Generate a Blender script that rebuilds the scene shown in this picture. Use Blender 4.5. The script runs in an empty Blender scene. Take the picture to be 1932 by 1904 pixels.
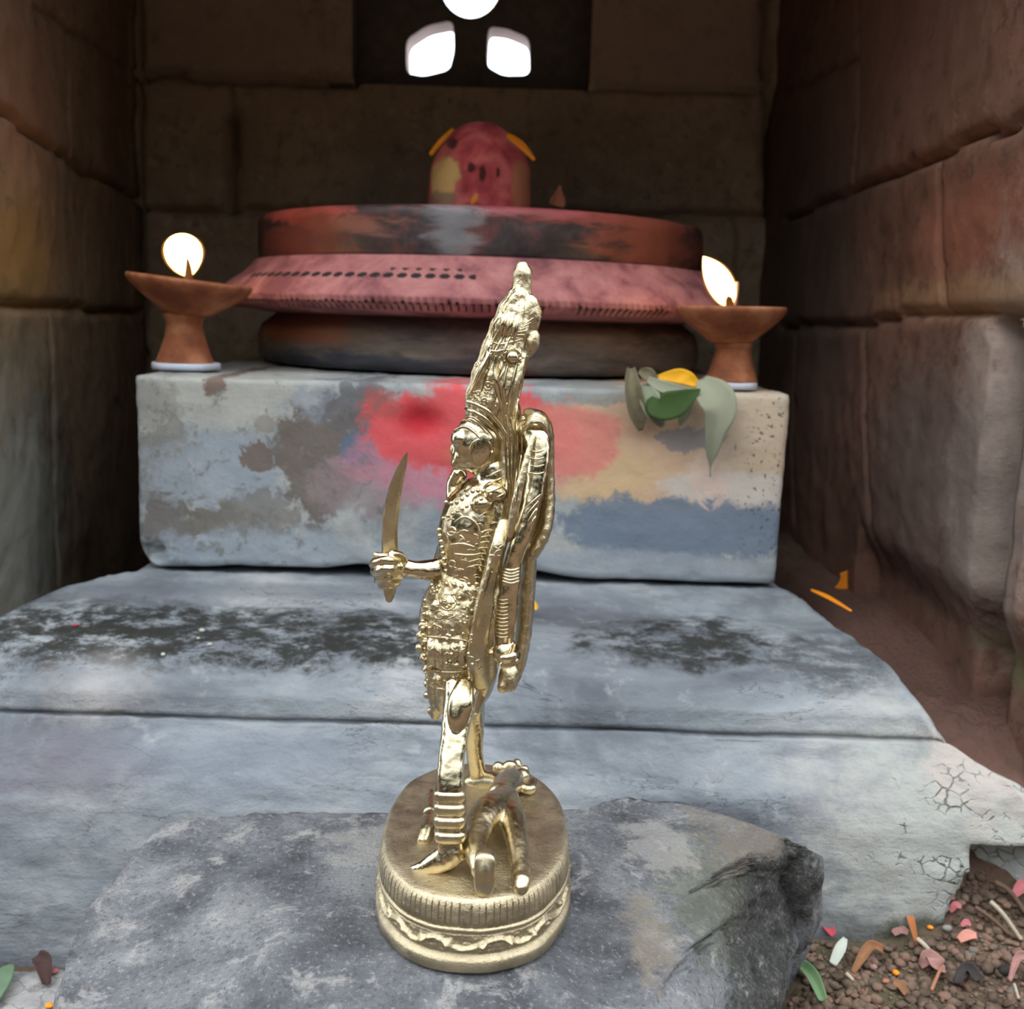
import bpy, bmesh, math, random
from mathutils import Vector, Matrix, noise
from mathutils.bvhtree import BVHTree
V = Vector
rad = math.radians
random.seed(7)
SC = bpy.context.scene
COL = SC.collection

# ------------------------------------------------------------------ camera
F = 2000.0
CAM = V((0, 0, 0.375))
ROT = Matrix.Rotation(math.pi/2 - rad(10), 3, 'X') @ Matrix.Rotation(0.03, 3, 'Z')
def ray(px, py): return ROT @ V(((px-966)/F, -(py-952)/F, -1))
def at(px, py, Y):
    d = ray(px, py); return CAM + d*(Y/d.y)
def atz(px, py, z):
    d = ray(px, py); return CAM + d*((z-CAM.z)/d.z)
def atx(px, py, x):
    d = ray(px, py); return CAM + d*(x/d.x)
def kpx(py, Y): return Y/ray(966, py).y/F
cam = bpy.data.objects.new('camera', bpy.data.cameras.new('camera'))
cam.matrix_world = Matrix.Translation(CAM) @ ROT.to_4x4()
cam.data.sensor_width = 36; cam.data.lens = 36*F/1932
cam.data.clip_start = 0.01
cam.data.dof.use_dof = True; cam.data.dof.focus_distance = 0.46; cam.data.dof.aperture_fstop = 15
COL.objects.link(cam); SC.camera = cam

def fn(p, s, o=4, off=0):     # fractal noise about -1..1
    return noise.fractal(V((p[0]*s+off, p[1]*s+off*1.7, p[2]*s-off)), 1.0, 2.0, o)
def sst(a, b, x):
    t = min(1, max(0, (x-a)/(b-a))); return t*t*(3-2*t)

# ------------------------------------------------------------------ object helpers
def tag(o, label=None, cat=None, group=None, kind=None):
    if label: o['label'] = label
    if cat: o['category'] = cat
    if group: o['group'] = group
    if kind: o['kind'] = kind
    return o
def mesh_obj(name, vf, mat, parent=None, smooth=True, origin=None):
    vs, fs = vf
    if origin is None:
        xs = [v[0] for v in vs]; ys = [v[1] for v in vs]; zs = [v[2] for v in vs]
        origin = V(((min(xs)+max(xs))/2, (min(ys)+max(ys))/2, min(zs)))
    if parent is not None: origin = parent.location
    me = bpy.data.meshes.new(name)
    me.from_pydata([V(v)-origin for v in vs], [], fs)
    me.validate(); 
    bm = bmesh.new(); bm.from_mesh(me)
    bmesh.ops.recalc_face_normals(bm, faces=bm.faces); bm.to_mesh(me); bm.free()
    if smooth: me.polygons.foreach_set('use_smooth', [True]*len(me.polygons))
    o = bpy.data.objects.new(name, me); COL.objects.link(o)
    if mat: me.materials.append(mat)
    if parent is not None:
        o.parent = parent
        q = parent
        # all empties are unrotated: children of children share the root origin
    else: o.location = origin
    return o
def sub_obj(name, vf, mat, part, root, smooth=True):
    o = mesh_obj(name, vf, mat, None, smooth, origin=root.location)
    o.location = (0, 0, 0); o.parent = part
    return o
def empty(name, loc, label, cat, group=None):
    o = bpy.data.objects.new(name, None); COL.objects.link(o); o.location = loc
    o.empty_display_size = 0.02
    return tag(o, label, cat, group)
def join(*parts):
    vs, fs = [], []
    for a, b in parts:
        n = len(vs); vs += list(a); fs += [tuple(i+n for i in f) for f in b]
    return vs, fs
def catmull(pts, n):
    out = []
    m = len(pts)
    for i in range(m-1):
        p0 = pts[max(0, i-1)]; p1 = pts[i]; p2 = pts[i+1]; p3 = pts[min(m-1, i+2)]
        for j in range(n):
            t = j/n
            out.append([0.5*((2*b) + (c-a)*t + (2*a-5*b+4*c-d)*t*t + (-a+3*b-3*c+d)*t**3) for a, b, c, d in zip(p0, p1, p2, p3)])
    out.append(list(pts[-1])); return out
def tube(pts, ra, rb=None, seg=20, sub=5, ref=V((0, 1, 0)), cap=0.6, mod=None):
    """pts world, ra in-plane radius, rb radius along ref."""
    rb = rb or ra
    d = [[*p, a, b] for p, a, b in zip(pts, ra, rb)]
    if sub > 1 and len(d) > 2: d = catmull(d, sub)
    elif sub > 1: d = [[a+(b-a)*j/sub for a, b in zip(d[0], d[1])] for j in range(sub+1)]
    P = [V(x[:3]) for x in d]; A = [max(1e-5, x[3]) for x in d]; B = [max(1e-5, x[4]) for x in d]
    T = [(P[min(len(P)-1, i+1)]-P[max(0, i-1)]).normalized() for i in range(len(P))]
    st = []
    if cap:
        for q, s in ((1, .03), (.9, .44), (.6, .8), (.25, .97)):
            st.append((P[0]-T[0]*A[0]*cap*q, T[0], A[0]*s, B[0]*s, 0))
    for i in range(len(P)): st.append((P[i], T[i], A[i], B[i], i/(len(P)-1)))
    if cap:
        for q, s in ((.25, .97), (.6, .8), (.9, .44), (1, .03)):
            st.append((P[-1]+T[-1]*A[-1]*cap*q, T[-1], A[-1]*s, B[-1]*s, 1))
    vs, fs = [], []
    for (p, t, a, b, u) in st:
        bd = (ref - t*ref.dot(t)).normalized(); ad = bd.cross(t).normalized()
        for k in range(seg):
            th = 2*math.pi*k/seg
            m = mod(u, th) if mod else 1
            vs.append(p + ad*a*m*math.cos(th) + bd*b*m*math.sin(th))
    for i in range(len(st)-1):
        for k in range(seg):
            k2 = (k+1) % seg
            fs.append((i*seg+k, i*seg+k2, (i+1)*seg+k2, (i+1)*seg+k))
    fs.append(tuple(range(seg))[::-1]); n = (len(st)-1)*seg; fs.append(tuple(range(n, n+seg)))
    return vs, fs
def ball(c, r, nu=14, nv=10, rot=None, f=None):
    if not hasattr(r, '__len__'): r = (r, r, r)
    vs, fs = [V((0, 0, -r[2]))], []
    for j in range(1, nv):
        ph = -math.pi/2 + math.pi*j/nv
        for i in range(nu):
            th = 2*math.pi*i/nu
            vs.append(V((r[0]*math.cos(ph)*math.cos(th), r[1]*math.cos(ph)*math.sin(th), r[2]*math.sin(ph))))
    vs.append(V((0, 0, r[2])))
    for i in range(nu): fs.append((0, 1+(i+1) % nu, 1+i))
    for j in range(nv-2):
        for i in range(nu):
            a = 1+j*nu+i; b = 1+j*nu+(i+1) % nu
            fs.append((a, b, b+nu, a+nu))
    t = len(vs)-1
    for i in range(nu): fs.append((t, 1+(nv-2)*nu+i, 1+(nv-2)*nu+(i+1) % nu))
    if f: vs = [f(v) for v in vs]
    if rot is not None: vs = [rot @ v for v in vs]
    return [v+V(c) for v in vs], fs
def lathe(prof, seg, c, cap=True, disp=None):
    vs, fs = [], []
    n = len(prof)
    for j, (r, z) in enumerate(prof):
        for i in range(seg):
            th = 2*math.pi*i/seg
            rr, zz = (r, z) if not disp else disp(r, z, th, j)
            vs.append(V((c[0]+rr*math.cos(th), c[1]+rr*math.sin(th), c[2]+zz)))
    for j in range(n-1):
        for i in range(seg):
            i2 = (i+1) % seg
            fs.append((j*seg+i, j*seg+i2, (j+1)*seg+i2, (j+1)*seg+i))
    if cap:
        fs.append(tuple(range(seg))[::-1]); fs.append(tuple(range((n-1)*seg, n*seg)))
    return vs, fs
def resample(pts, step):
    out = [tuple(pts[0])]
    for a, b in zip(pts, pts[1:]):
        L = math.dist(a, b); m = max(1, int(math.ceil(L/step)))
        for j in range(1, m+1):
            t = j/m; out.append(tuple(x+(y-x)*t for x, y in zip(a, b)))
    return out
def fuse(vf, voxel, smooth=2, amp=0.0, scale=300, fine=0.0):
    """union of closed shapes as one continuous surface (voxel remesh), returned as verts/faces"""
    me = bpy.data.meshes.new('t'); me.from_pydata([V(v) for v in vf[0]], [], vf[1])
    bm = bmesh.new(); bm.from_mesh(me); bmesh.ops.recalc_face_normals(bm, faces=bm.faces); bm.to_mesh(me); bm.free()
    o = bpy.data.objects.new('t', me); COL.objects.link(o)
    m = o.modifiers.new('r', 'REMESH'); m.mode = 'VOXEL'; m.voxel_size = voxel; m.use_smooth_shade = True
    if smooth:
        s = o.modifiers.new('s', 'SMOOTH'); s.iterations = smooth; s.factor = 0.5
    dg = bpy.context.evaluated_depsgraph_get()
    ev = o.evaluated_get(dg); em = ev.to_mesh()
    vs = [v.co.copy() for v in em.vertices]; fs = [tuple(p.vertices) for p in em.polygons]
    ns = [v.normal.copy() for v in em.vertices]
    ev.to_mesh_clear(); bpy.data.objects.remove(o); bpy.data.meshes.remove(me)
    if amp:
        vs = [v + n*(amp*fn(v, scale, 3)) for v, n in zip(vs, ns)]
    return vs, fs
def rough_box(lo, hi, step, bev, disp):
    """box grid with rounded edges, displaced along the normal by disp(p, n)"""
    lo, hi = V(lo), V(hi); size = hi-lo
    n = [max(2, int(round(size[i]/step))) for i in range(3)]
    idx, vs, fs = {}, [], []
    def vid(i, j, k):
        key = (i, j, k)
        if key not in idx:
            p = V((lo.x+size.x*i/n[0], lo.y+size.y*j/n[1], lo.z+size.z*k/n[2]))
            q = V([min(hi[a]-bev, max(lo[a]+bev, p[a])) for a in range(3)])
            d = p-q; nn = d.normalized()
            p = q + nn*bev
            idx[key] = len(vs); vs.append(p + nn*disp(p, nn))
        return idx[key]
    for ax in range(3):
        b, c = (ax+1) % 3, (ax+2) % 3
        for side in (0, n[ax]):
            for u in range(n[b]):
                for w in range(n[c]):
                    q = []
                    for du, dw in ((0, 0), (1, 0), (1, 1), (0, 1)):
                        t = [0, 0, 0]; t[ax] = side; t[b] = u+du; t[c] = w+dw; q.append(vid(*t))
                    fs.append(tuple(q) if side else tuple(q[::-1]))
    return vs, fs

# ------------------------------------------------------------------ material helpers
class Mat:
    def __init__(s, name, rough=0.8, metal=0.0, spec=0.3):
        s.m = bpy.data.materials.new(name); s.m.use_nodes = True
        s.nt = s.m.node_tree; s.b = s.nt.nodes['Principled BSDF']
        s.b.inputs['Roughness'].default_value = rough; s.b.inputs['Metallic'].default_value = metal
        s.b.inputs['Specular IOR Level'].default_value = spec
        s.pos = s.nt.nodes.new('ShaderNodeNewGeometry').outputs['Position']
    def n(s, t): return s.nt.nodes.new(t)
    def put(s, sock, v):
        if isinstance(v, bpy.types.NodeSocket): s.nt.links.new(v, sock)
        elif sock.type == 'RGBA': sock.default_value = (*v, 1) if len(v) == 3 else v
        else: sock.default_value = v
    def math(s, op, a, b=0.0, c=None, clamp=False):
        x = s.n('ShaderNodeMath'); x.operation = op; x.use_clamp = clamp
        s.put(x.inputs[0], a); s.put(x.inputs[1], b)
        if c is not None: s.put(x.inputs[2], c)
        return x.outputs[0]
    def vscale(s, v3, add=(0, 0, 0)):
        x = s.n('ShaderNodeVectorMath'); x.operation = 'MULTIPLY_ADD'
        s.put(x.inputs[0], s.pos); x.inputs[1].default_value = v3; x.inputs[2].default_value = add
        return x.outputs[0]
    def noise(s, scale, detail=6, rough=0.6, dist=0.0, vec=None, off=0):
        x = s.n('ShaderNodeTexNoise'); x.inputs['Scale'].default_value = scale
        x.inputs['Detail'].default_value = detail; x.inputs['Roughness'].default_value = rough
        x.inputs['Distortion'].default_value = dist
        s.put(x.inputs['Vector'], vec if vec is not None else s.vscale((1, 1, 1), (off, off*.7, -off)))
        return x.outputs['Fac']
    def warp(s, amt):
        x = s.n('ShaderNodeTexNoise'); x.inputs['Scale'].default_value = 60; x.inputs['Detail'].default_value = 4; s.put(x.inputs['Vector'], s.pos)
        y = s.n('ShaderNodeVectorMath'); y.operation = 'MULTIPLY_ADD'; s.put(y.inputs[0], x.outputs['Color']); y.inputs[1].default_value = (amt, amt, amt); s.put(y.inputs[2], s.pos)
        return y.outputs[0]
    def voro(s, scale, feature='DISTANCE_TO_EDGE', vec=None):
        x = s.n('ShaderNodeTexVoronoi'); x.feature = feature; x.inputs['Scale'].default_value = scale
        s.put(x.inputs['Vector'], vec if vec is not None else s.pos)
        return x.outputs['Distance']
    def ramp(s, f, stops):
        x = s.n('ShaderNodeValToRGB'); e = x.color_ramp.elements
        while len(e) < len(stops): e.new(0.5)
        for el, (p, c) in zip(e, stops):
            el.position = p; el.color = (*c, 1) if hasattr(c, '__len__') else (c, c, c, 1)
        s.put(x.inputs[0], f); return x.outputs[0]
    def step(s, f, a, b):
        x = s.n('ShaderNodeMapRange'); x.interpolation_type = 'SMOOTHSTEP'
        s.put(x.inputs['Value'], f); s.put(x.inputs['From Min'], a); s.put(x.inputs['From Max'], b)
        return x.outputs[0]
    def mix(s, f, a, b, mode='MIX'):
        x = s.n('ShaderNodeMix'); x.data_type = 'RGBA'; x.blend_type = mode; x.clamp_factor = True
        s.put(x.inputs[0], f); s.put(x.inputs[6], a); s.put(x.inputs[7], b)
        return x.outputs[2]
    def blob(s, c, r, soft=0.35, amt=0.8, nf=None, scale=40):
        """1 inside an ellipsoid patch, with a noisy edge"""
        x = s.vscale((1/r[0], 1/r[1], 1/r[2]), (-c[0]/r[0], -c[1]/r[1], -c[2]/r[2]))
        l = s.n('ShaderNodeVectorMath'); l.operation = 'LENGTH'; s.put(l.inputs[0], x)
        nf = nf if nf is not None else s.noise(scale, 6, 0.65)
        d = s.math('MULTIPLY_ADD', nf, amt*4.4, s.math('ADD', l.outputs['Value'], -amt*2.2))
        return s.math('SUBTRACT', 1.0, s.step(d, 1-soft, 1+soft))
    def bump(s, h, strength=0.5, dist=0.002, prev=None):
        x = s.n('ShaderNodeBump'); x.inputs['Strength'].default_value = strength; x.inputs['Distance'].default_value = dist
        s.put(x.inputs['Height'], h)
        if prev is not None: s.put(x.inputs['Normal'], prev)
        return x.outputs[0]
    def out(s, color, rough=None, normal=None):
        s.put(s.b.inputs['Base Color'], color)
        if rough is not None: s.put(s.b.inputs['Roughness'], rough)
        if normal is not None: s.put(s.b.inputs['Normal'], normal)
        return s.m
def flat(name, col, rough=0.7, var=0.25, scale=120, spec=0.3, bump=0.0, metal=0.0):
    m = Mat(name, rough, metal, spec)
    f = m.noise(scale, 5, 0.6)
    c = m.mix(f, tuple(x*(1-var) for x in col), tuple(min(1, x*(1+var)) for x in col))
    return m.out(c, None, m.bump(f, bump, 0.001) if bump else None)
def px_patch(m, px, py, Y, rx, ry, soft=0.35, amt=0.8, ry_depth=0.06, **k):
    c = at(px, py, Y); u = kpx(py, Y)
    return m.blob(c, (rx*u, ry_depth, ry*u), soft, amt, **k)
SKY = 0.92; EXPO = 0.0; FLAME = 24.0
# ------------------------------------------------------------------ world: overcast daylight, unseen dark trees added behind the viewer for brass contrast
w = bpy.data.worlds.new('sky'); SC.world = w; w.use_nodes = True
nt = w.node_tree; bg = nt.nodes['Background']
tc = nt.nodes.new('ShaderNodeTexCoord')
sep = nt.nodes.new('ShaderNodeSeparateXYZ'); nt.links.new(tc.outputs['Generated'], sep.inputs[0])
nz = nt.nodes.new('ShaderNodeTexNoise'); nz.inputs['Scale'].default_value = 4.5; nz.inputs['Detail'].default_value = 5
nt.links.new(tc.outputs['Generated'], nz.inputs['Vector'])
ma = nt.nodes.new('ShaderNodeMath'); ma.operation = 'MULTIPLY_ADD'; nt.links.new(nz.outputs['Fac'], ma.inputs[0]); ma.inputs[1].default_value = 0.80
mz = nt.nodes.new('ShaderNodeMath'); mz.operation = 'MULTIPLY'; nt.links.new(sep.outputs['Z'], mz.inputs[0]); mz.inputs[1].default_value = 0.6
nt.links.new(mz.outputs[0], ma.inputs[2])
# added tree line only in front of the niche (behind the camera)
fr = nt.nodes.new('ShaderNodeMapRange'); nt.links.new(sep.outputs['Y'], fr.inputs['Value'])
fr.inputs['From Min'].default_value = -0.1; fr.inputs['From Max'].default_value = 0.3
fr.inputs['To Min'].default_value = 0.0; fr.inputs['To Max'].default_value = 0.62
ma2 = nt.nodes.new('ShaderNodeMath'); ma2.operation = 'ADD'; nt.links.new(ma.outputs[0], ma2.inputs[0]); nt.links.new(fr.outputs[0], ma2.inputs[1])
cr = nt.nodes.new('ShaderNodeValToRGB'); nt.links.new(ma2.outputs[0], cr.inputs[0])
e = cr.color_ramp.elements
for _ in range(3): e.new(0.5)
for el, (p, c) in zip(e, [(0.40, (.02, .02, .014)), (0.555, (.05, .055, .04)), (0.61, (.82, .86, .88)), (0.76, (1.72, 1.85, 1.97)), (1.0, (4.2, 4.45, 4.65))]):
    el.position = p; el.color = (*c, 1)
src = cr.outputs[0]
for dv, r0, r1, st_ in (((-.38, -.55, .74), .95, .992, 8.0), ((.62, -.30, .72), .955, .993, 6.0)):  # two bright sky patches added as soft keys for brass highlights
    dt = nt.nodes.new('ShaderNodeVectorMath'); dt.operation = 'DOT_PRODUCT'; nt.links.new(tc.outputs['Generated'], dt.inputs[0]); dt.inputs[1].default_value = V(dv).normalized()
    mr = nt.nodes.new('ShaderNodeMapRange'); mr.interpolation_type = 'SMOOTHSTEP'; nt.links.new(dt.outputs['Value'], mr.inputs['Value']); mr.inputs['From Min'].default_value = r0; mr.inputs['From Max'].default_value = r1
    mx = nt.nodes.new('ShaderNodeMix'); mx.data_type = 'RGBA'; nt.links.new(mr.outputs[0], mx.inputs[0]); nt.links.new(src, mx.inputs[6]); mx.inputs[7].default_value = (st_, st_*1.0, st_*.98, 1); src = mx.outputs[2]
nt.links.new(src, bg.inputs['Color']); bg.inputs['Strength'].default_value = SKY

# ------------------------------------------------------------------ masonry walls
def wall_stone(name, base, alt, dark, patch=None):
    m = Mat(name, 0.85, 0, 0.25)
    big = m.noise(9, 5, 0.6, 0.3); mid = m.noise(45, 7, 0.7, off=3); st = m.noise(30, 6, 0.7, 0.6, vec=m.vscale((1.4, 1.4, .35)))
    c = m.mix(m.step(big, .35, .65), base, alt)
    c = m.mix(m.step(mid, .5, .75), c, dark)
    sp_ = m.noise(85, 8, .75, .8, off=17)
    c = m.mix(m.math('MULTIPLY', m.step(sp_, .54, .68), .6), c, tuple(x*.45 for x in dark)); c = m.mix(m.math('MULTIPLY', m.step(m.noise(34, 7, .7, .5, off=23), .56, .70), .5), c, tuple(min(1, x*1.45) for x in alt))
    c = m.mix(m.math('MULTIPLY', m.step(st, .55, .75), .28), c, tuple(min(1, x*1.7) for x in alt))
    for (px, py, Y, rx, ry, col, f) in patch or []:
        u_ = kpx(py, Y); cc = at(px, py, Y)
        if name.startswith('red'): cc = atx(px, py, .325); u_ = kpx(py, cc.y)
        rr_ = (rx*u_, .5, ry*u_) if name.startswith('sooty') else (.5, rx*u_*2.4, ry*u_)
        c = m.mix(m.math('MULTIPLY', m.blob(cc, rr_, .6, .5, nf=mid), f), c, col)
    h = m.math('ADD', m.math('MULTIPLY', mid, .7), m.math('MULTIPLY', m.noise(160, 6, .7), .35))
    return m.out(c, None, m.bump(h, .7, .004))
MW_R = wall_stone('red_brown_sandstone', (.16, .088, .062), (.22, .115, .085), (.08, .052, .042),
    [(1500, 500, .9, 160, 330, (.12, .095, .075), .8), (1850, 430, .8, 110, 90, (.30, .12, .08), .8), (1870, 860, .75, 70, 330, (.42, .35, .31), .9),
     (1800, 560, .8, 140, 36, (.36, .22, .12), .7), (1750, 900, .8, 130, 200, (.17, .135, .12), .7), (1845, 1250, .735, 50, 40, (.15, .16, .07), .7), (1650, 100, .9, 150, 200, (.20, .12, .09), .6)])
MW_L = wall_stone('ochre_brown_sandstone', (.22, .155, .10), (.28, .195, .125), (.10, .075, .052),
    [(60, 150, .86, 150, 160, (.27, .15, .105), .7), (60, 490, .86, 120, 90, (.29, .19, .075), .8), (60, 720, .86, 120, 110, (.26, .21, .14), .85), (50, 1000, .84, 130, 230, (.30, .31, .28), .9)])
MW_B = wall_stone('sooty_stone', (.35, .28, .205), (.44, .36, .265), (.21, .17, .14),
    [(420, 80, 1.45, 220, 100, (.43, .33, .28), .7), (1280, 90, 1.45, 200, 100, (.43, .33, .29), .7)])
M_GAP = flat('joint_dirt', (.035, .027, .02), .95, .4)

def wall(name, O, U, N, ulen, vlen, du, dv, hfun, mat, skip=None, thick=0.14, snap_u=(), snap_v=()):
    O, U, N = V(O), V(U).normalized(), V(N).normalized(); Z = V((0, 0, 1))
    nu, nv = int(ulen/du), int(vlen/dv); vs, fs = [], []
    ua = [ulen*i/nu for i in range(nu+1)]; va = [vlen*j/nv for j in range(nv+1)]
    for arr, sn in ((ua, snap_u), (va, snap_v)):
        for t in sn: arr[min(range(len(arr)), key=lambda k: abs(arr[k]-t))] = t
    for j in range(nv+1):
        for i in range(nu+1):
            u, v = ua[i], va[j]
            P = O+U*u+Z*v
            vs.append(P + N*hfun(u, v, P))
    keep = lambda i, j: not (skip and skip((ua[i]+ua[i+1])/2, (va[j]+va[j+1])/2))
    for j in range(nv):
        for i in range(nu):
            if keep(i, j):
                a = j*(nu+1)+i; fs.append((a, a+1, a+nu+2, a+nu+1))
    # back and sides give the wall its thickness
    n0 = len(vs)
    B = [j*(nu+1)+i for i, j in [(i, 0) for i in range(nu)]+[(nu, j) for j in range(nv)]+[(i, nv) for i in range(nu, 0, -1)]+[(0, j) for j in range(nv, 0, -1)]]
    for b in B: vs.append(V(vs[b]) - N*thick)
    m = len(B)
    for i in range(m): fs.append((B[i], B[(i+1) % m], n0+(i+1) % m, n0+i))
    if not skip: fs.append(tuple(range(n0, n0+m)))
    return tag(mesh_obj(name, (vs, fs), mat), kind='structure')
def seg_d(u, v, a, b):
    ax, ay = a; bx, by = b; dx, dy = bx-ax, by-ay
    L = dx*dx+dy*dy; t = 0 if L == 0 else min(1, max(0, ((u-ax)*dx+(v-ay)*dy)/L))
    return math.hypot(u-ax-dx*t, v-ay-dy*t)
def joints(lines):       # lines: [(pts, width, depth)]
    segs = [(a, b, w_, d_) for pts, w_, d_ in lines for a, b in zip(pts, pts[1:])]
    def h(u, v):
        wob = 0.004*noise.noise(V((u*22, v*22, 3))); wob2 = 0.004*noise.noise(V((u*22, v*22, 13)))
        r = 0
        for a, b, w_, d_ in segs:
            d = seg_d(u+wob, v+wob2, a, b)
            if d < w_*2.2: r = min(r, -d_*(1-sst(w_*.3, w_*.8, d)) - .13*d_*(1-sst(w_*.8, w_*2.2, d)))
        return r
    return h
ZB, ZT = -0.06, 0.92       # wall foot (buried) and head
# right wall, plane x = XR
XR = 0.325
def rw(px, py): p = atx(px, py, XR); return (p.y-0.66, p.z-ZB)
jr = joints([([rw(1932, 225), rw(1640, 345), rw(1480, 418)], .005, .012), ([rw(1932, 225), (0.0, rw(1932, 225)[1]+.01)], .006, .016),
    ([rw(1618, -200), rw(1622, 130), rw(1612, 350)], .004, .010), ([rw(1480, 175), rw(1620, 110)], .004, .008),
    ([rw(1785, 285), rw(1768, 420), rw(1772, 590)], .005, .007), ([rw(1470, 618), rw(1640, 610), rw(1760, 590), rw(1932, 585)], .005, .010), ([rw(1932, 585), (0.0, rw(1932, 585)[1])], .006, .016),
    ([rw(1636, 606), rw(1640, 1060)], .005, .006), ([rw(1500, 625), rw(1497, 980)], .005, .005)])
vb = rw(1900, 590)[1]; ub = rw(1872, 800)[0]
def hr(u, v, P):
    h = jr(u, v) + .005*fn(P, 7) + .0014*fn(P, 45, 5)
    vlo = rw(1880, 1275)[1]
    if v < vb:           # front stone of the lower course ends here, rounded; a dark gap beyond it
        uu = ub + .006*noise.noise(V((0, 0, v*30))) + .022*(1-sst(vlo-.01, vlo+.075, v))**2 + .03*sst(vb-.04, vb+.005, v)**2
        h -= .20*(1-sst(uu-.016, uu+.012, u))*sst(uu-.040, uu-.030, u)*sst(-.0, .012, vb-v)
        h -= .02*(1-sst(vlo, vlo+.05, v))*(u < ub+.25)
    return h
wall('wall_right', (XR, 0.66, ZB), (0, 1, 0), (-1, 0, 0), 0.89, ZT-ZB, .0052, .0052, hr, MW_R, thick=.34)
# left wall, splayed a little
LD = V((-.18, 1, 0)).normalized(); LO = V((-.506+.18*.73, 0.72, ZB)); LN = V((1, .18, 0)).normalized()
def lw(px, py):
    d = ray(px, py); t = (LO-CAM).dot(LN)/d.dot(LN); p = CAM+d*t; return ((p-LO).dot(LD), p.z-ZB)
jl = joints([([lw(-200, 60), lw(0, 211), lw(140, 310), lw(267, 378)], .005, .012), ([lw(133, 140), lw(134, 315)], .004, .010), ([lw(-150, 572), lw(0, 575), lw(270, 590)], .005, .014),
    ([lw(95, 580), lw(110, 1100)], .004, .008), ([lw(247, -100), lw(250, 600)], .006, .014), ([lw(60, 0), lw(190, 90), lw(262, 140)], .004, .008)])
wall('wall_left', LO, LD, LN, .84, ZT-ZB, .0052, .0052, lambda u, v, P: jl(u, v)+.005*fn(P, 7)+.0014*fn(P, 45, 5), MW_L)
# back wall with the window recess
YB = 1.45
def bw(px, py): p = at(px, py, YB); return (p.x+0.62, p.z-ZB)
N0 = bw(664, 158); N1 = bw(1112, 165); NV1 = 1.02-ZB-.18
jb = joints([([bw(150, 138), bw(330, 140), bw(668, 158)], .008, .03), ([bw(1110, 165), bw(1460, 172)], .006, .02), ([bw(432, 225), bw(433, 392)], .011, .06), ([bw(428, 150), bw(433, 230)], .006, .015), ([bw(566, 170), bw(570, 400)], .003, .003),
    ([bw(150, 398), bw(600, 398), bw(1000, 402), bw(1500, 410)], .006, .02), ([bw(1395, 410), bw(1398, 720)], .006, .02), ([bw(1452, -200), bw(1455, 410)], .010, .035), ([bw(251, -200), bw(258, 140), bw(266, 700)], .007, .03), ([bw(600, -100), bw(604, 158)], .004, .004)])
wall('wall_back', (-0.62, YB, ZB), (1, 0, 0), (0, -1, 0), 1.10, ZT-ZB, .0055, .0055, lambda u, v, P: jb(u, v)+.004*fn(P, 9)+.0022*fn(P, 38, 5), MW_B,
     skip=lambda u, v: N0[0] < u < N1[0] and N0[1] < v < NV1, thick=.12, snap_u=(N0[0], N1[0]), snap_v=(N0[1], NV1))
# window: dark stone screen with cut openings, set back in the recess
x0, x1 = N0[0]-.62-.004, N1[0]-.62+.004; z0, z1 = N0[1]+ZB-.004, NV1+ZB+.006
YS = YB+.075
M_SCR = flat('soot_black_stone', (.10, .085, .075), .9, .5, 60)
win = empty('window_1', ((x0+x1)/2, YS, z0), None, None); tag(win, kind='structure')
fv = []
def quadbox(a, b):
    (ax, ay, az), (bx, by, bz) = a, b
    return [V((x, y, z)) for x in (ax, bx) for y in (ay, by) for z in (az, bz)], [(0, 1, 3, 2), (4, 6, 7, 5), (0, 4, 5, 1), (2, 3, 7, 6), (0, 2, 6, 4), (1, 5, 7, 3)]
YF = YB+.026
fr_ = join(quadbox((x0-.03, YF, z0), (x0, YS+.05, z1)), quadbox((x1, YF, z0), (x1+.03, YS+.05, z1)), quadbox((x0-.03, YF, z0-.03), (x1+.03, YS+.05, z0)), quadbox((x0-.03, YF, z1), (x1+.03, YS+.05, z1+.03)))
mesh_obj('window_frame', fr_, M_SCR, win, smooth=False)
def screen():
    bm = bmesh.new(); ed = []
    def loop(pts):
        vs = [bm.verts.new((p[0], YS, p[1])) for p in pts]
        for a, b in zip(vs, vs[1:]+vs[:1]): ed.append(bm.edges.new((a, b)))
    loop([(x0, z0), (x1, z0), (x1, z1), (x0, z1)])
    def hole(ptsx, n=6):
        q = [at(px, py, YS) for px, py in ptsx]; m = len(q); out = []
        for i in range(m):         # rounded corners
            a, b, c = q[i-1], q[i], q[(i+1) % m]
            r = .28
            p1, p2 = b.lerp(a, r), b.lerp(c, r)
            for j in range(n+1):
                t = j/n; p = p1.lerp(b, t).lerp(b.lerp(p2, t), t); out.append((p.x, p.z))
        loop(out)
    hole([(766, 75), (806, 48), (855, 38), (857, 95), (848, 132), (800, 144), (767, 138)])
    hole([(921, 50), (957, 54), (999, 72), (1000, 142), (950, 143), (918, 125)])
    c = at(888, -32, YS); rr = 62*kpx(0, YS)
    loop([(c.x+rr*(.92 if math.sin(t) < 0 else 1)*math.cos(t), c.z+rr*math.sin(t)) for t in [2*math.pi*i/36 for i in range(36)]])
    bmesh.ops.triangle_fill(bm, use_beauty=True, use_dissolve=False, edges=ed)
    g = bmesh.ops.extrude_face_region(bm, geom=bm.faces[:])
    for v in g['geom']:
        if isinstance(v, bmesh.types.BMVert): v.co.y += .055
    bm.verts.index_update()
    vf = ([v.co.copy() for v in bm.verts], [tuple(v.index for v in f.verts) for f in bm.faces]); bm.free(); return vf
mesh_obj('pierced_screen', screen(), M_SCR, win, smooth=False)
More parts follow.
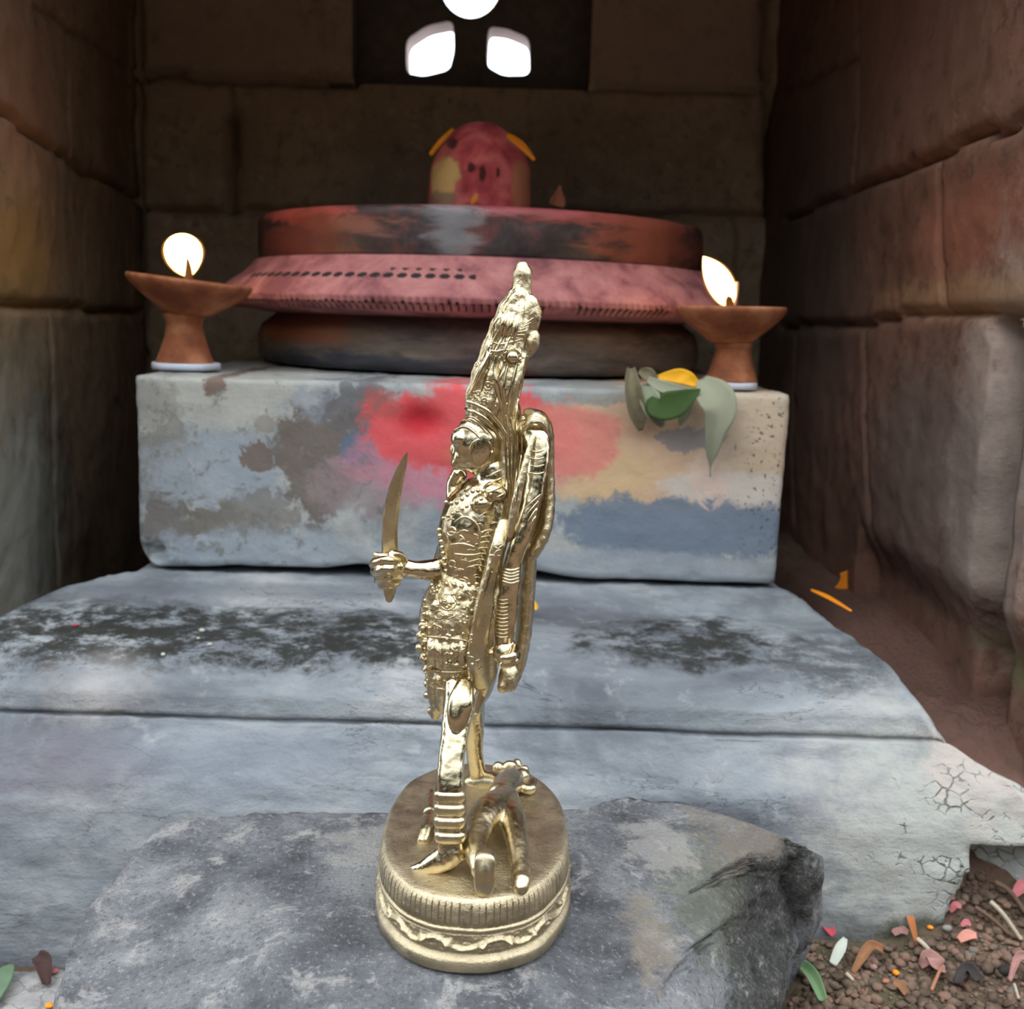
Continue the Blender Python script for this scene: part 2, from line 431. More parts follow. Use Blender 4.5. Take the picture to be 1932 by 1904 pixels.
scr = bpy.data.objects['pierced_screen']; scr.data.materials.append(flat('sky_lit_pink_stone', (.55, .46, .44), .9, .2, 60))  # paler stone copy: sky light on the hole sides put into colour
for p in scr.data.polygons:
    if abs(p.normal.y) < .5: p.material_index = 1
# ceiling slab
tag(mesh_obj('ceiling', rough_box((-.78, .66, .88), (.62, 1.62, 1.0), .03, .01, lambda p, n: .004*fn(p, 8)), MW_B), kind='structure')

# ------------------------------------------------------------------ ground
def ground_z(x, y):
    a = 0.0
    niche = .108*sst(.57, .70, y)*sst(.20, .30, x)
    niche += .022*sst(.74, .92, y)*sst(.22, .29, x)
    a += niche - .032*sst(-.10, -.20, x) - .02*sst(.5, .2, y)
    n = fn((x, y, 0), 14, 3)*.006 + fn((x, y, 4), 70, 4)*.0045
    return a+n
def at_ground(px, py, up=0.0):
    d = ray(px, py); t = (0.0-CAM.z)/d.z if d.z < 0 else 1
    t *= .6
    for _ in range(400):
        p = CAM+d*t
        if p.z <= ground_z(p.x, p.y): break
        t += .0012
    return V((p.x, p.y, ground_z(p.x, p.y)+up))
def floor_mesh():
    xs = sorted(set([-3, -2, -1.2, -.9, -.7] + [round(-.5+i*.02, 4) for i in range(33)] + [round(.14+i*.0035, 4) for i in range(90)] + [.46+.03*i for i in range(8)] + [.9, 1.4, 2.2, 3.2]))
    ys = sorted(set([-4, -3, -2, -1.2, -.8, -.5, -.3, -.15, 0, .1, .2, .3] + [round(.36+i*.0035, 4) for i in range(110)] + [.745+i*.02 for i in range(40)] + [1.6, 1.7]))
    vs = [V((x, y, ground_z(x, y))) for y in ys for x in xs]; nx = len(xs)
    fs = [(j*nx+i, j*nx+i+1, (j+1)*nx+i+1, (j+1)*nx+i) for j in range(len(ys)-1) for i in range(nx-1)]
    n0 = len(vs)
    ring = [i for i in range(nx)] + [j*nx+nx-1 for j in range(1, len(ys))] + [(len(ys)-1)*nx+i for i in range(nx-2, -1, -1)] + [j*nx for j in range(len(ys)-2, 0, -1)]
    for r in ring: vs.append(V((vs[r].x, vs[r].y, -.25)))
    m = len(ring)
    for i in range(m): fs.append((ring[i], n0+i, n0+(i+1) % m, ring[(i+1) % m]))
    fs.append(tuple(range(n0, n0+m)))
    return vs, fs
m = Mat('damp_soil', .9, 0, .25)
a = m.noise(22, 7, .65); b = m.noise(130, 8, .75, off=5); c_ = m.voro(150)
col = m.mix(m.step(a, .35, .65), (.115, .075, .052), (.17, .12, .085))
col = m.mix(m.step(b, .5, .7), col, (.06, .042, .032))
col = m.mix(m.math('MULTIPLY', px_patch(m, 1620, 1830, .57, 150, 60, .6, .8, .05), .6), col, (.12, .115, .06))
col = m.mix(m.math('MULTIPLY', px_patch(m, 1700, 1230, .85, 260, 210, .5, .7, .3), .75), col, (.20, .105, .085))
h = m.math('ADD', b, m.math('MULTIPLY', c_, .8))
M_SOIL = m.out(col, None, m.bump(h, .9, .004))
tag(mesh_obj('floor', floor_mesh(), M_SOIL), kind='structure')

# ------------------------------------------------------------------ moulded plinth stone
def sta(py, Y, lx, rx, dark=0):
    p = at(700, py, Y); return (Y, p.z, at(lx, py, Y).x, at(rx, py+.03*(rx-700), Y).x)
prof = [(1.36, None, 235, 1470), (.83, None, 235, 1475)]
zb = at(700, 1083, .80).z - .0025
ST = [(1.37, zb, -.30, .20), (.84, zb, -.285, .207), (.80, zb-.0005, -.287, .212)]
ST += [sta(1122, .776, 130, 1520), sta(1136, .768, 100, 1545), sta(1146, .760, 80, 1560), sta(1165, .735, 40, 1592), sta(1200, .70, -20, 1632), sta(1235, .672, -90, 1672), sta(1275, .652, -140, 1712), sta(1320, .640, -150, 1748), sta(1358, .6365, -150, 1770),
       sta(1361.5, .6388, -150, 1768), sta(1365.5, .6388, -150, 1772), sta(1369, .6352, -150, 1788), sta(1400, .6290, -150, 1835), sta(1440, .6210, -160, 1900), sta(1490, .6120, -170, 1950), sta(1540, .6060, -180, 1965), sta(1610, .602, -200, 1965), sta(1690, .600, -200, 1965), sta(1790, .600, -200, 1965)]
ST.append((.600, -.06, ST[-1][2], ST[-1][3]))
ST = resample(ST, .0030)
def plinth_mesh():
    nx = 190; vs, fs = [], []
    cap = [(.0, .0), (.004, -.0015), (.008, -.006), (.011, -.014), (.013, -.03), (.016, -.30)]
    L = len(cap); row = nx+1+2*L
    for k, (y, z, xl, xr) in enumerate(ST):
        a = ST[max(0, k-1)]; b = ST[min(len(ST)-1, k+1)]
        ty, tz = b[0]-a[0], b[1]-a[1]; l = math.hypot(ty, tz) or 1; ny, nz_ = tz/l, -ty/l
        if nz_ < 0 and abs(ty) > abs(tz): ny, nz_ = -ny, -nz_
        if ny > 0: ny, nz_ = -ny, -nz_
        nz_ = abs(nz_)
        r = []
        def dsp(x):
            p = (x, y, z)
            wob = .0035*fn(p, 11, 3)
            d = wob*(.3 if y > .79 else 1) + .0011*fn(p, 60, 4) + .0005*fn(p, 260, 3)
            # broken, flaking lower right end
            e = sst(.20, .33, x)*sst(.64, .62, y)
            d += e*(.005*fn(p, 26, 4))
            d -= .075*sst(.285, .30, x + .012*fn(p, 22, 3) + .25*(.055-z))*sst(.066, .058, z+.006*fn(p, 30, 3))*(y < .63)
            return d
        for q in cap[::-1]: r.append(V((xl-q[0], y, max(-.07, z+q[1]))))
        for i in range(nx+1):
            x = xl+(xr-xl)*i/nx; d = dsp(x)
            r.append(V((x, y+ny*d, z+nz_*d)))
        d = dsp(xr)
        for q in cap: r.append(V((xr+q[0]+.004*fn((y, z, 2), 30)*(q[0] > 0), y+ny*d, max(-.07, z+q[1]+nz_*d))))
        vs += r
    n = len(ST)
    for j in range(n-1):
        for i in range(row-1):
            fs.append((j*row+i, j*row+i+1, (j+1)*row+i+1, (j+1)*row+i))
    ring = [i for i in range(row)] + [j*row+row-1 for j in range(1, n)] + [(n-1)*row+i for i in range(row-2, -1, -1)] + [j*row for j in range(n-2, 0, -1)]
    fs.append(tuple(ring))
    return vs, fs
m = Mat('weathered_blue_grey_stone', .78, 0, .3)
big = m.noise(11, 6, .62, .4, vec=m.vscale((.6, 1, 1.2))); mid = m.noise(50, 8, .68, off=2); fine = m.noise(240, 6, .7, off=4); str_ = m.noise(42, 8, .7, .3, vec=m.vscale((.35, 1.2, 1.6)))
col = m.ramp(big, [(.34, (.115, .125, .145)), (.45, (.19, .212, .24)), (.54, (.27, .297, .325)), (.66, (.37, .385, .395))])
col = m.mix(m.math('MULTIPLY', m.step(str_, .50, .66), .65), col, (.15, .165, .19))
col = m.mix(m.math('MULTIPLY', m.step(mid, .56, .72), .45), col, (.46, .46, .46))
col = m.mix(m.math('MULTIPLY', m.step(fine, .6, .72), .35), col, (.11, .115, .12))
lich = m.step(m.noise(62, 10, .8, 0, vec=m.vscale((.7, 1, 1.2))), .40, .54)
for (px, py, Y, rx, ry, f) in [(420, 1198, .70, 430, 46, 1), (150, 1195, .70, 240, 50, .9), (760, 1195, .70, 180, 40, .9), (1290, 1200, .70, 190, 42, 1), (1560, 1230, .68, 130, 60, .6)]:
    s_ = m.math('MULTIPLY', px_patch(m, px, py, Y, rx, ry, .3, .5, .05, nf=mid), lich)
    col = m.mix(m.math('MULTIPLY', s_, f*.95), col, (.022, .023, .020))
lip = m.math('MULTIPLY', px_patch(m, 600, 1117, .78, 420, 9, .4, .3, .05, nf=mid), .55); col = m.mix(lip, col, (.11, .125, .15))
col = m.mix(m.math('MULTIPLY', px_patch(m, 180, 1310, .64, 75, 42, 1.0, .7, .05, nf=mid), .6), col, (.46, .44, .43))
ln_ = m.noise(16, 6, .6, .6, vec=m.vscale((.5, 1, 2.4)), off=0); ln_ = m.math('MULTIPLY', m.math('SUBTRACT', 1, m.step(m.math('ABSOLUTE', m.math('SUBTRACT', ln_, .5)), .0, .006)), m.step(m.noise(9, 3, .5, off=31), .50, .60)); col = m.mix(m.math('MULTIPLY', ln_, .75), col, (.06, .065, .075))
col = m.mix(m.math('MULTIPLY', px_patch(m, 140, 1480, .61, 130, 60, .6, .8, .05, nf=big), .75), col, (.17, .16, .19))
col = m.mix(m.math('MULTIPLY', px_patch(m, 480, 1440, .62, 200, 60, .7, .8, .05, nf=big), .5), col, (.22, .255, .31))
col = m.mix(m.math('MULTIPLY', px_patch(m, 1610, 1530, .60, 80, 80, .5, .6, .05, nf=big), .7), col, (.24, .235, .26))
pale = px_patch(m, 1800, 1600, .60, 260, 230, .5, .5, .07, nf=mid)
col = m.mix(m.math('MULTIPLY', pale, .75), col, (.47, .48, .44))
col = m.mix(m.math('MULTIPLY', px_patch(m, 1850, 1440, .62, 90, 90, .4, .7, .05, nf=mid), .7), col, (.50, .43, .39))
crk = m.math('MULTIPLY', m.math('SUBTRACT', 1, m.step(m.voro(110, vec=m.warp(.012)), .01, .07)), m.step(m.noise(26, 5, .7, off=9), .48, .6))
crk = m.math('MULTIPLY', crk, px_patch(m, 1830, 1590, .60, 150, 120, .4, .6, .06, nf=mid))
col = m.mix(m.math('MULTIPLY', crk, .7), col, (.10, .105, .085))
col = m.mix(m.math('MULTIPLY', px_patch(m, 1790, 1770, .60, 190, 36, .4, .7, .06, nf=mid), .85), col, (.07, .075, .05))
h = m.math('ADD', m.math('MULTIPLY', mid, .6), m.math('MULTIPLY', fine, .35)); h = m.math('ADD', h, m.math('MULTIPLY', str_, .5))
M_PL = m.out(col, None, m.bump(m.math('SUBTRACT', h, crk), .8, .004))
tag(mesh_obj('stone_plinth', plinth_mesh(), M_PL), 'broad moulded blue-grey stone plinth with a grooved front, under the stone block', 'plinth')

# ------------------------------------------------------------------ stone block
A = at(253, 703, .8); B_ = at(1488, 750, .8); C = at(262, 1065, .8)
BX0, BX1, BZ1, BZ0 = A.x, B_.x+.001, (A.z+B_.z)/2, at(700, 1083, .8).z
def dblock(p, n):
    d = .0012*fn(p, 22, 4) + .0006*fn(p, 110, 4)
    if n.y < -.3:
        if p.z < BZ0+.012: d -= .022*max(0, fn((p.x, 0, 1), 15, 4)-.02)*(1-(p.z-BZ0)/.012)
        if p.x < BX0+.02 and p.z < BZ0+.02: d -= .006
        q = at(800, 795, .8); r = math.hypot((p.x-q.x)/.016, (p.z-q.z)/.011); d -= .006*math.exp(-r*r)
        r = math.hypot((p.x-at(850, 780, .8).x)/.05, (p.z-q.z)/.03); d += .003*math.exp(-r*r)
    if n.z < -.5: d = .001*fn(p, 22, 4)-.002
    return d
bvf = rough_box((BX0, .80, BZ0-.001), (BX1, 1.36, BZ1), .0042, .0032, dblock)
def blk_post(v):
    v = V(v)
    if v.y < .87:
        px = (v.x/.8)*2000+985; f_ = 1-(v.z-BZ0)/.03
        if f_ > 0:
            l_ = .0052*math.exp(-((px-1030)/55)**2) + .0042*math.exp(-((px-700)/45)**2) + .0022*sst(380, 480, px)*sst(860, 760, px) + .001*max(0, noise.noise(V((v.x*40, 0, 0))))
            v.z += l_*min(1, f_)
        r = .020; cx, cz = BX0+r, BZ0+r
        if v.x < cx and v.z < cz:
            d = math.hypot(v.x-cx, v.z-cz)
            if d > r: v.x, v.z = cx+(v.x-cx)*r/d, cz+(v.z-cz)*r/d
    return v
bvf = ([blk_post(v) for v in bvf[0]], bvf[1])
m = Mat('painted_worn_stone', .75, 0, .3)
n1 = m.noise(24, 8, .68, .4); n2 = m.noise(60, 8, .7, .5, off=3); n12 = m.math('ADD', m.math('MULTIPLY', n1, .55), m.math('MULTIPLY', m.noise(75, 8, .75, .6, off=6), .45)); n3 = m.noise(230, 6, .7, off=6); big = m.noise(9, 5, .6, off=1)
col = m.ramp(n1, [(.34, (.17, .20, .235)), (.45, (.26, .295, .32)), (.55, (.35, .37, .375)), (.68, (.47, .47, .45))])
S = lambda px, py, rx, ry, soft=.3, amt=.9, nf=None: px_patch(m, px, py, .8, rx, ry, soft*.5, amt, .5, nf=nf if nf is not None else n12)
MU = lambda a_, f: m.math('MULTIPLY', a_, f)
col = m.mix(MU(S(420, 740, 170, 70, .5), .7), col, (.42, .42, .38))
col = m.mix(MU(S(290, 770, 60, 70, .5), .6), col, (.22, .22, .20))
col = m.mix(MU(S(310, 890, 55, 100, .3, .9, n2), .7), col, (.17, .17, .155))
col = m.mix(MU(S(420, 890, 130, 70, .5), .7), col, (.29, .34, .40))
col = m.mix(MU(S(600, 860, 75, 125, .22, .75, n12), .95), col, (.155, .13, .115))
col = m.mix(MU(S(690, 915, 120, 60, .4, .8, n12), .8), col, (.26, .21, .22))
col = m.mix(MU(S(488, 862, 34, 24, .12, .9, n2), .95), col, (.165, .13, .115))
col = m.mix(MU(S(500, 800, 22, 18, .2, .9, n2), .6), col, (.22, .19, .16))
col = m.mix(MU(S(315, 985, 55, 48, .2, 1.0, n2), .9), col, (.145, .135, .13))
col = m.mix(MU(S(400, 985, 60, 28, .2, 1.0, n2), .9), col, (.15, .14, .12))
col = m.mix(MU(S(490, 975, 70, 45, .25, 1.0, n2), .8), col, (.19, .18, .165))
col = m.mix(MU(S(405, 728, 22, 22, .3, .6, n2), .9), col, (.17, .11, .09))
col = m.mix(MU(S(520, 1050, 260, 45, .5), .6), col, (.30, .355, .42))
col = m.mix(MU(S(690, 845, 56, 36, .3, .5, n12), .95), col, (.12, .165, .23))
col = m.mix(MU(S(600, 760, 60, 30, .4, .8, n2), .6), col, (.25, .29, .35))
col = m.mix(MU(S(680, 770, 55, 55, .3, 1.0, n2), .8), col, (.13, .125, .13))
# right half: cream plaster over blue-grey
col = m.mix(MU(S(1270, 850, 290, 125, .25, .3, n12), .97), col, (.58, .40, .27))
col = m.mix(MU(S(1410, 800, 110, 120, .4, .5, n12), .85), col, (.58, .48, .36))
col = m.mix(MU(S(1120, 890, 130, 60, .4, .5, n12), .85), col, (.60, .43, .25))
col = m.mix(MU(S(1380, 925, 130, 36, .5, .5, n12), .8), col, (.56, .53, .50))
col = m.mix(MU(S(1290, 1000, 270, 62, .3, .6, n12), .95), col, (.16, .205, .27))
col = m.mix(MU(S(1150, 1070, 300, 36, .5, .6, n12), .7), col, (.33, .37, .42))
col = m.mix(MU(S(1340, 880, 40, 60, .3, .9, n2), .7), col, (.66, .50, .42))

col = m.mix(MU(S(1420, 870, 60, 25, .3, .9, n2), .6), col, (.50, .40, .28))
col = m.mix(MU(S(1130, 745, 70, 18, .4, .6, n2), .7), col, (.25, .28, .28))
col = m.mix(MU(S(1310, 830, 60, 25, .2, .9, n2), .7), col, (.20, .22, .27))
# vermilion powder
col = m.mix(MU(S(870, 880, 200, 70, .6, .6, n12), .8), col, (.56, .22, .30))
col = m.mix(MU(m.math('MULTIPLY', S(420, 900, 330, 200, .3, .5, n12), m.step(n2, .54, .62)), .65), col, (.15, .145, .13))
red = S(885, 815, 185, 92, .25, .4, n12)
col = m.mix(MU(red, .97), col, (.72, .105, .115))
col = m.mix(MU(S(1060, 830, 110, 70, .4, .6, n12), .85), col, (.70, .22, .19))
col = m.mix(MU(S(792, 792, 40, 30, 1.5, .35, n12), .9), col, (.48, .015, .028))
col = m.mix(MU(S(865, 860, 30, 24, 1.4, .4, n12), .5), col, (.75, .22, .12))
col = m.mix(MU(S(720, 765, 40, 28, .3, .8, n2), .6), col, (.40, .10, .09))
pit = m.math('MULTIPLY', m.step(m.noise(300, 3, .5, off=8), .60, .66), px_patch(m, 1470, 900, .8, 70, 170, .3, .5, .5, nf=n2))
col = m.mix(MU(pit, .8), col, (.07, .065, .06))
h = m.math('ADD', m.math('MULTIPLY', n2, .6), m.math('MULTIPLY', n3, .4))
M_BL = m.out(col, None, m.bump(m.math('SUBTRACT', h, MU(pit, .6)), .5, .003))
tag(mesh_obj('stone_block', bvf, M_BL), 'long painted grey stone block with a red powder smear, carrying the two lamps', 'stone block')
ZTOP = BZ1

# ------------------------------------------------------------------ round altar stone (drum, rim, foot)
YC = 1.115; XC = at(905, 640, YC).x
zt = ZTOP+.0016
def yz(py, Y): return at(905, py, Y).z - zt
foot_z1 = yz(604, .90)
rz0, rz1, rz2 = yz(594, .86), yz(556, .855), yz(492, .895)
dz1 = yz(388, .90)
alt = empty('round_altar_stone', (XC, YC, zt), 'round carved altar stone with a dark drum and a pink powdered rim', 'altar stone')
def altar_mat(name, kind):
    m = Mat(name, .55, 0, .4)
    n1 = m.noise(26, 7, .65, .4); n2 = m.noise(90, 7, .7, off=4)
    ln = m.noise(40, 7, .7, .4, vec=m.vscale((.5, .5, 2.2)))
    if kind == 'drum':
        col = m.ramp(n1, [(.36, (.02, .018, .022)), (.5, (.05, .036, .038)), (.62, (.13, .045, .04))])
        for (px, py, rx, ry, c, f) in [(570, 400, 90, 24, (.50, .10, .08), .9), (680, 425, 80, 18, (.30, .13, .10), .7), (1150, 400, 170, 26, (.40, .09, .07), .8), (1240, 450, 110, 60, (.26, .08, .05), .8), (560, 450, 90, 50, (.16, .045, .035), .8), (1000, 395, 150, 14, (.40, .09, .11), .8), (860, 430, 44, 70, (.30, .33, .36), .5)]:  # last grey patch is a sky highlight painted into the colour
            col = m.mix(MU2(m, px_patch(m, px, py, .93, rx, ry, .5, .9, .3, nf=ln), f), col, c)
        m.put(m.b.inputs['Roughness'], .42)
    elif kind == 'rim':
        col = m.ramp(n1, [(.36, (.22, .075, .085)), (.5, (.42, .16, .165)), (.64, (.54, .24, .23))])
        col = m.mix(MU2(m, m.step(n2, .55, .75), .5), col, (.12, .06, .06))
        m.put(m.b.inputs['Roughness'], .85)
    else:
        col = m.ramp(ln, [(.3, (.045, .045, .055)), (.48, (.14, .115, .095)), (.68, (.23, .18, .15))])
        col = m.mix(MU2(m, px_patch(m, 700, 690, .92, 260, 22, .5, .7, .3, nf=ln), .8), col, (.035, .042, .06))
        col = m.mix(MU2(m, px_patch(m, 560, 620, .95, 110, 26, .5, .7, .3, nf=ln), .8), col, (.30, .10, .05))
        m.put(m.b.inputs['Roughness'], .6)
    h = m.math('ADD', n1, MU2(m, n2, .5))
    return m.out(col, None, m.bump(h, .4, .003))
def MU2(m, a_, f): return m.math('MULTIPLY', a_, f)
RF, RR, RD = .222, .262, .222
wob = lambda r, z, th, j: (r + .0012*fn((math.cos(th), math.sin(th), z*8), 5, 4) + .0006*fn((math.cos(th)*r, math.sin(th)*r, z), 70, 3), z)
fp = [(.20, 0), (.219, .0015), (.2235, .008), (.224, foot_z1*.55), (.220, foot_z1*.8), (.208, foot_z1), (.20, foot_z1+.006)]
mesh_obj('foot', lathe(resample(fp, .004), 240, (XC, YC, zt), disp=wob), altar_mat('altar_foot_stone', 'foot'), alt)
NS = 131*8
sl = lambda t: rz1+(rz2-rz1)*t
rp = [(.206, foot_z1+.001), (.236, rz0+.0005), (.254, rz0+.002), (.2625, rz0+.008), (.2635, rz1-.003), (.259, rz1+.003), (.249, sl(.42)), (.238, sl(.68)), (.231, sl(.9)), (.226, rz2+.003), (.218, rz2+.004)]
rp = resample(rp, .0022)
def rimdisp(r, z, th, j):
    r, z = wob(r, z, th, j)
    t = (z-(rz0+.001))/(rz1-rz0-.002)
    if 0 < t < 1.1:
        g = max(0, math.sin(262*th + t*3.2)); r -= .0032*g*math.sin(math.pi*min(1, max(0, t)))*(.5+.5*sst(-.4, .3, noise.noise(V((th*3, 0, 5)))))
    return r, z
rv, rf = lathe(rp, NS, (XC, YC, zt), disp=rimdisp)
rim = mesh_obj('rim', (rv, rf), altar_mat('pink_powdered_stone', 'rim'), alt)
M_DOT = flat('rim_hole_shade', (.03, .024, .024), .7, .4)  # shade in the rim holes and notches, painted as a dark colour
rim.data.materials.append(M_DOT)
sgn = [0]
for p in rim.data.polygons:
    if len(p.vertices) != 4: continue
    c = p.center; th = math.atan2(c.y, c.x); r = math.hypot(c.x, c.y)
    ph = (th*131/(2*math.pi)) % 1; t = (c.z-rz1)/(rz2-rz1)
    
    if math.sin(262*th + (c.z-(rz0+.001))/(rz1-rz0-.002)*3.2) > .45 and .12 < (c.z-rz0)/(rz1-rz0) < .55+.3*noise.noise(V((th*20, 0, 0))) and noise.noise(V((th*9, 3, 0))) > -.15: p.material_index = 1  # notch shade painted with the same dark faces
    # row of punched dots, hole shade painted dark, worn away on the right
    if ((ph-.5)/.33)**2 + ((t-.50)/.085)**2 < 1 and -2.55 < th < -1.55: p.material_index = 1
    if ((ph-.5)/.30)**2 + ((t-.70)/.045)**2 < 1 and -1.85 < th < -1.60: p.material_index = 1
dp = [(.215, rz2+.001), (.2225, rz2+.003), (.2235, rz2+.012), (.2225, dz1-.006), (.2205, dz1-.001), (.216, dz1), (.19, dz1-.001), (.16, dz1-.004)]
mesh_obj('drum', lathe(resample(dp, .004), 240, (XC, YC, zt), disp=wob), altar_mat('oiled_dark_stone', 'drum'), alt)

# ------------------------------------------------------------------ domed stone on the altar
Yl = YC-.02
LC = at(905, 388, Yl); ul = kpx(300, Yl-.05); zl0 = zt+dz1-.0045; zl1 = at(905, 231, Yl).z
def lingam():
    Hh = zl1-zl0
    pr = [(.97, -0.0), (1.0, .10), (1.0, .30), (.965, .52), (.90, .64), (.74, .78), (.52, .90), (.34, .965), (.18, .992), (.02, 1.0)]
    pr = [(a_*102*ul, b_*Hh) for a_, b_ in catmull(pr, 4)]
    return lathe(pr, 64, (LC.x, Yl, zl0), disp=lambda r, z, th, j: (r*(1+.025*math.cos(th*5+1)*(z > Hh*.5)+.03*noise.noise(V((math.cos(th)*1.5, math.sin(th)*1.5, z*22)))), z))
m = Mat('powdered_dome', .85, 0, .25)
n1 = m.noise(40, 6, .6, .4); n2 = m.noise(110, 6, .7, off=3)
col = m.ramp(n1, [(.36, (.38, .05, .065)), (.5, (.62, .105, .11)), (.64, (.72, .19, .17))])
Sx = lambda px, py, rx, ry, soft=.3, amt=.5: px_patch(m, px, py, Yl-.04, rx, ry, soft, amt, .2, nf=n1)
col = m.mix(MU2(m, Sx(838, 335, 26, 48), .9), col, (.9, .60, .22))
col = m.mix(MU2(m, Sx(985, 345, 20, 44), .85), col, (.60, .27, .13))
col = m.mix(MU2(m, Sx(838, 374, 34, 12), .8), col, (.35, .22, .15))
col = m.mix(MU2(m, Sx(850, 268, 14, 12), .8), col, (.07, .03, .05))
for q in [(890, 318, 8, 9), (911, 330, 6, 13), (940, 327, 4, 10)]: col = m.mix(MU2(m, Sx(*q, .3, .3), .9), col, (.06, .02, .02))
M_LI = m.out(col, None, m.bump(n2, .4, .002))
tag(mesh_obj('domed_stone', lingam(), M_LI), 'red and yellow powdered domed stone standing on top of the round altar', 'sacred stone')

# ------------------------------------------------------------------ clay lamps
m = Mat('terracotta', .75, 0, .3)
n1 = m.noise(40, 6, .6); n2 = m.noise(200, 5, .7, off=2)
col = m.ramp(n1, [(.36, (.20, .065, .03)), (.52, (.32, .11, .048)), (.68, (.46, .20, .10))])
M_CLAY = m.out(col, None, m.bump(n2, .3, .001))
M_OIL = flat('lamp_oil', (.35, .17, .05), .15, .1, spec=.5)
M_WICK = flat('charred_wick', (.30, .16, .07), .9)
M_PAD = flat('pale_blue_paint', (.62, .67, .78), .6, .15, 200)
def flame_mat():
    m = Mat('flame'); m.nt.nodes.remove(m.b)
    em = m.n('ShaderNodeEmission'); tcn = m.n('ShaderNodeTexCoord')
    sp = m.n('ShaderNodeSeparateXYZ'); m.put(sp.inputs[0], tcn.outputs['Generated'])
    c = m.ramp(sp.outputs['Z'], [(.0, (.35, .16, .08)), (.12, (1, .42, .10)), (.35, (1, .62, .22)), (.8, (1, .66, .26)), (1, (1, .5, .14))])
    m.put(em.inputs['Color'], c); em.inputs['Strength'].default_value = FLAME
    m.nt.links.new(em.outputs[0], m.nt.nodes['Material Output'].inputs['Surface']); return m.m
M_FL = flame_mat()
def glow_mat():
    m = Mat('flame_mantle'); m.nt.nodes.remove(m.b)
    em = m.n('ShaderNodeEmission'); em.inputs['Color'].default_value = (1, .36, .05, 1); em.inputs['Strength'].default_value = .9
    tr = m.n('ShaderNodeBsdfTransparent'); mx = m.n('ShaderNodeMixShader'); mx.inputs[0].default_value = .35
    m.nt.links.new(tr.outputs[0], mx.inputs[1]); m.nt.links.new(em.outputs[0], mx.inputs[2])
    m.nt.links.new(mx.outputs[0], m.nt.nodes['Material Output'].inputs['Surface']); return m.m
M_GLOW = glow_mat()
def oil_lamp(base, Y, dish, stemw, padw, tilt, flame, label, wkh=14, tip=0.0):
    """base (px,py) of foot centre; dish (px, py, half width px)"""
    b = at(base[0], base[1], Y); b.z = zt+.0002
    u = kpx(base[1], Y)
    root = empty('oil_lamp', b, label, 'oil lamp', 'clay stem lamps')
    d = at(dish[0], dish[1], Y); hd = d.z-b.z; R_ = dish[2]*u
    off = V((d.x-b.x, 0, 0))
    pad = [(.02*u, .0), (padw*u, .0), (padw*u, .0042), (padw*.97*u, .0052), (.02*u, .0052)]
    mesh_obj('foot_ring', lathe(pad, 48, b, disp=lambda r, z, th, j: (r*(1+.03*math.sin(5*th)), z)), M_PAD, root)
    st = [(.3*stemw, .0050), (stemw, .0050), (stemw*1.0, .008), (stemw*.86, .016), (stemw*.70, .028), (stemw*.62, .040), (stemw*.62, hd-.034), (stemw*.66, hd-.026), (stemw*.76, hd-.0195), (.3*stemw, hd-.018)]
    st = [(r*u, z) for r, z in st]
    st = [tuple(q) for q in catmull(st, 4)]
    mesh_obj('stem', lathe(st, 48, b, disp=lambda r, z, th, j: (r*(1+.025*noise.noise(V((math.cos(th), math.sin(th), z*60)))), z)), M_CLAY, root)
    dp_ = [(.10*R_, hd-.0205), (.36*R_, hd-.0198), (.52*R_, hd-.0150), (.74*R_, hd-.0080), (.92*R_, hd-.0008), (1.0*R_, hd+.0045), (.985*R_, hd+.0072), (.93*R_, hd+.0064), (.62*R_, hd+.0005), (.3*R_, hd-.0025), (.02*R_, hd-.003)]
    dp_ = [tuple(q) for q in catmull(dp_, 4)]
    def dd(r, z, th, j):
        return r*(1+.012*math.sin(3*th+1)), z
    dv, df = lathe(dp_, 64, b, disp=dd)
    dv = [v + off*max(0, (v.z-b.z)/hd) + V((0, 0, (v.x-b.x)*tilt)) for v in dv]
    bowl = mesh_obj('bowl', (dv, df), M_CLAY, root)
    oc = b+off+V((0, 0, hd-.0005))
    oil = ([V((oc.x+.62*R_*math.cos(t), oc.y+.62*R_*math.sin(t), oc.z+.62*R_*math.cos(t)*tilt+.001)) for t in [2*math.pi*i/40 for i in range(40)]], [tuple(range(40))])
    ov = oil[0] + [v-V((0, 0, .0015)) for v in oil[0]]
    of = [tuple(range(40)), tuple(range(79, 39, -1))] + [(i, (i+1) % 40, 40+(i+1) % 40, 40+i) for i in range(40)]
    sub_obj('oil', (ov, of), M_OIL, bowl, root)
    # flame
    (ax_, ay_), (bx_, by_), fw, pk, bend = flame
    N_ = 26; pts, rr = [], []
    for i in range(N_+1):
        t = .5-.5*math.cos(math.pi*i/N_); e_ = math.log(.5)/math.log(pk); q = t**e_
        pts.append(at(ax_+(bx_-ax_)*t+bend*math.sin(math.pi*t), ay_+(by_-ay_)*t, Y)); rr.append(max(.3, fw*max(0, 1-(2*q-1)**2)**(.5+tip*t))*kpx(ay_, Y))
    fl = mesh_obj('flame', tube(pts, rr, [r*.8 for r in rr], 24, 1, cap=0), M_FL, root)
    sub_obj('flame_glow', tube(pts, [r*1.1+.0005 for r in rr], [r*.88+.0005 for r in rr], 24, 1, cap=.5), M_GLOW, fl, root)
    wk = tube([V((pts[0].x, Y-.006, oc.z-.001)), at(ax_-1, ay_-6, Y-.012), at(ax_-3, ay_-wkh, Y-.0165)], [.0034, .0030, .0012], None, 12, 5)
    mesh_obj('wick', wk, M_WICK, root)
    return root
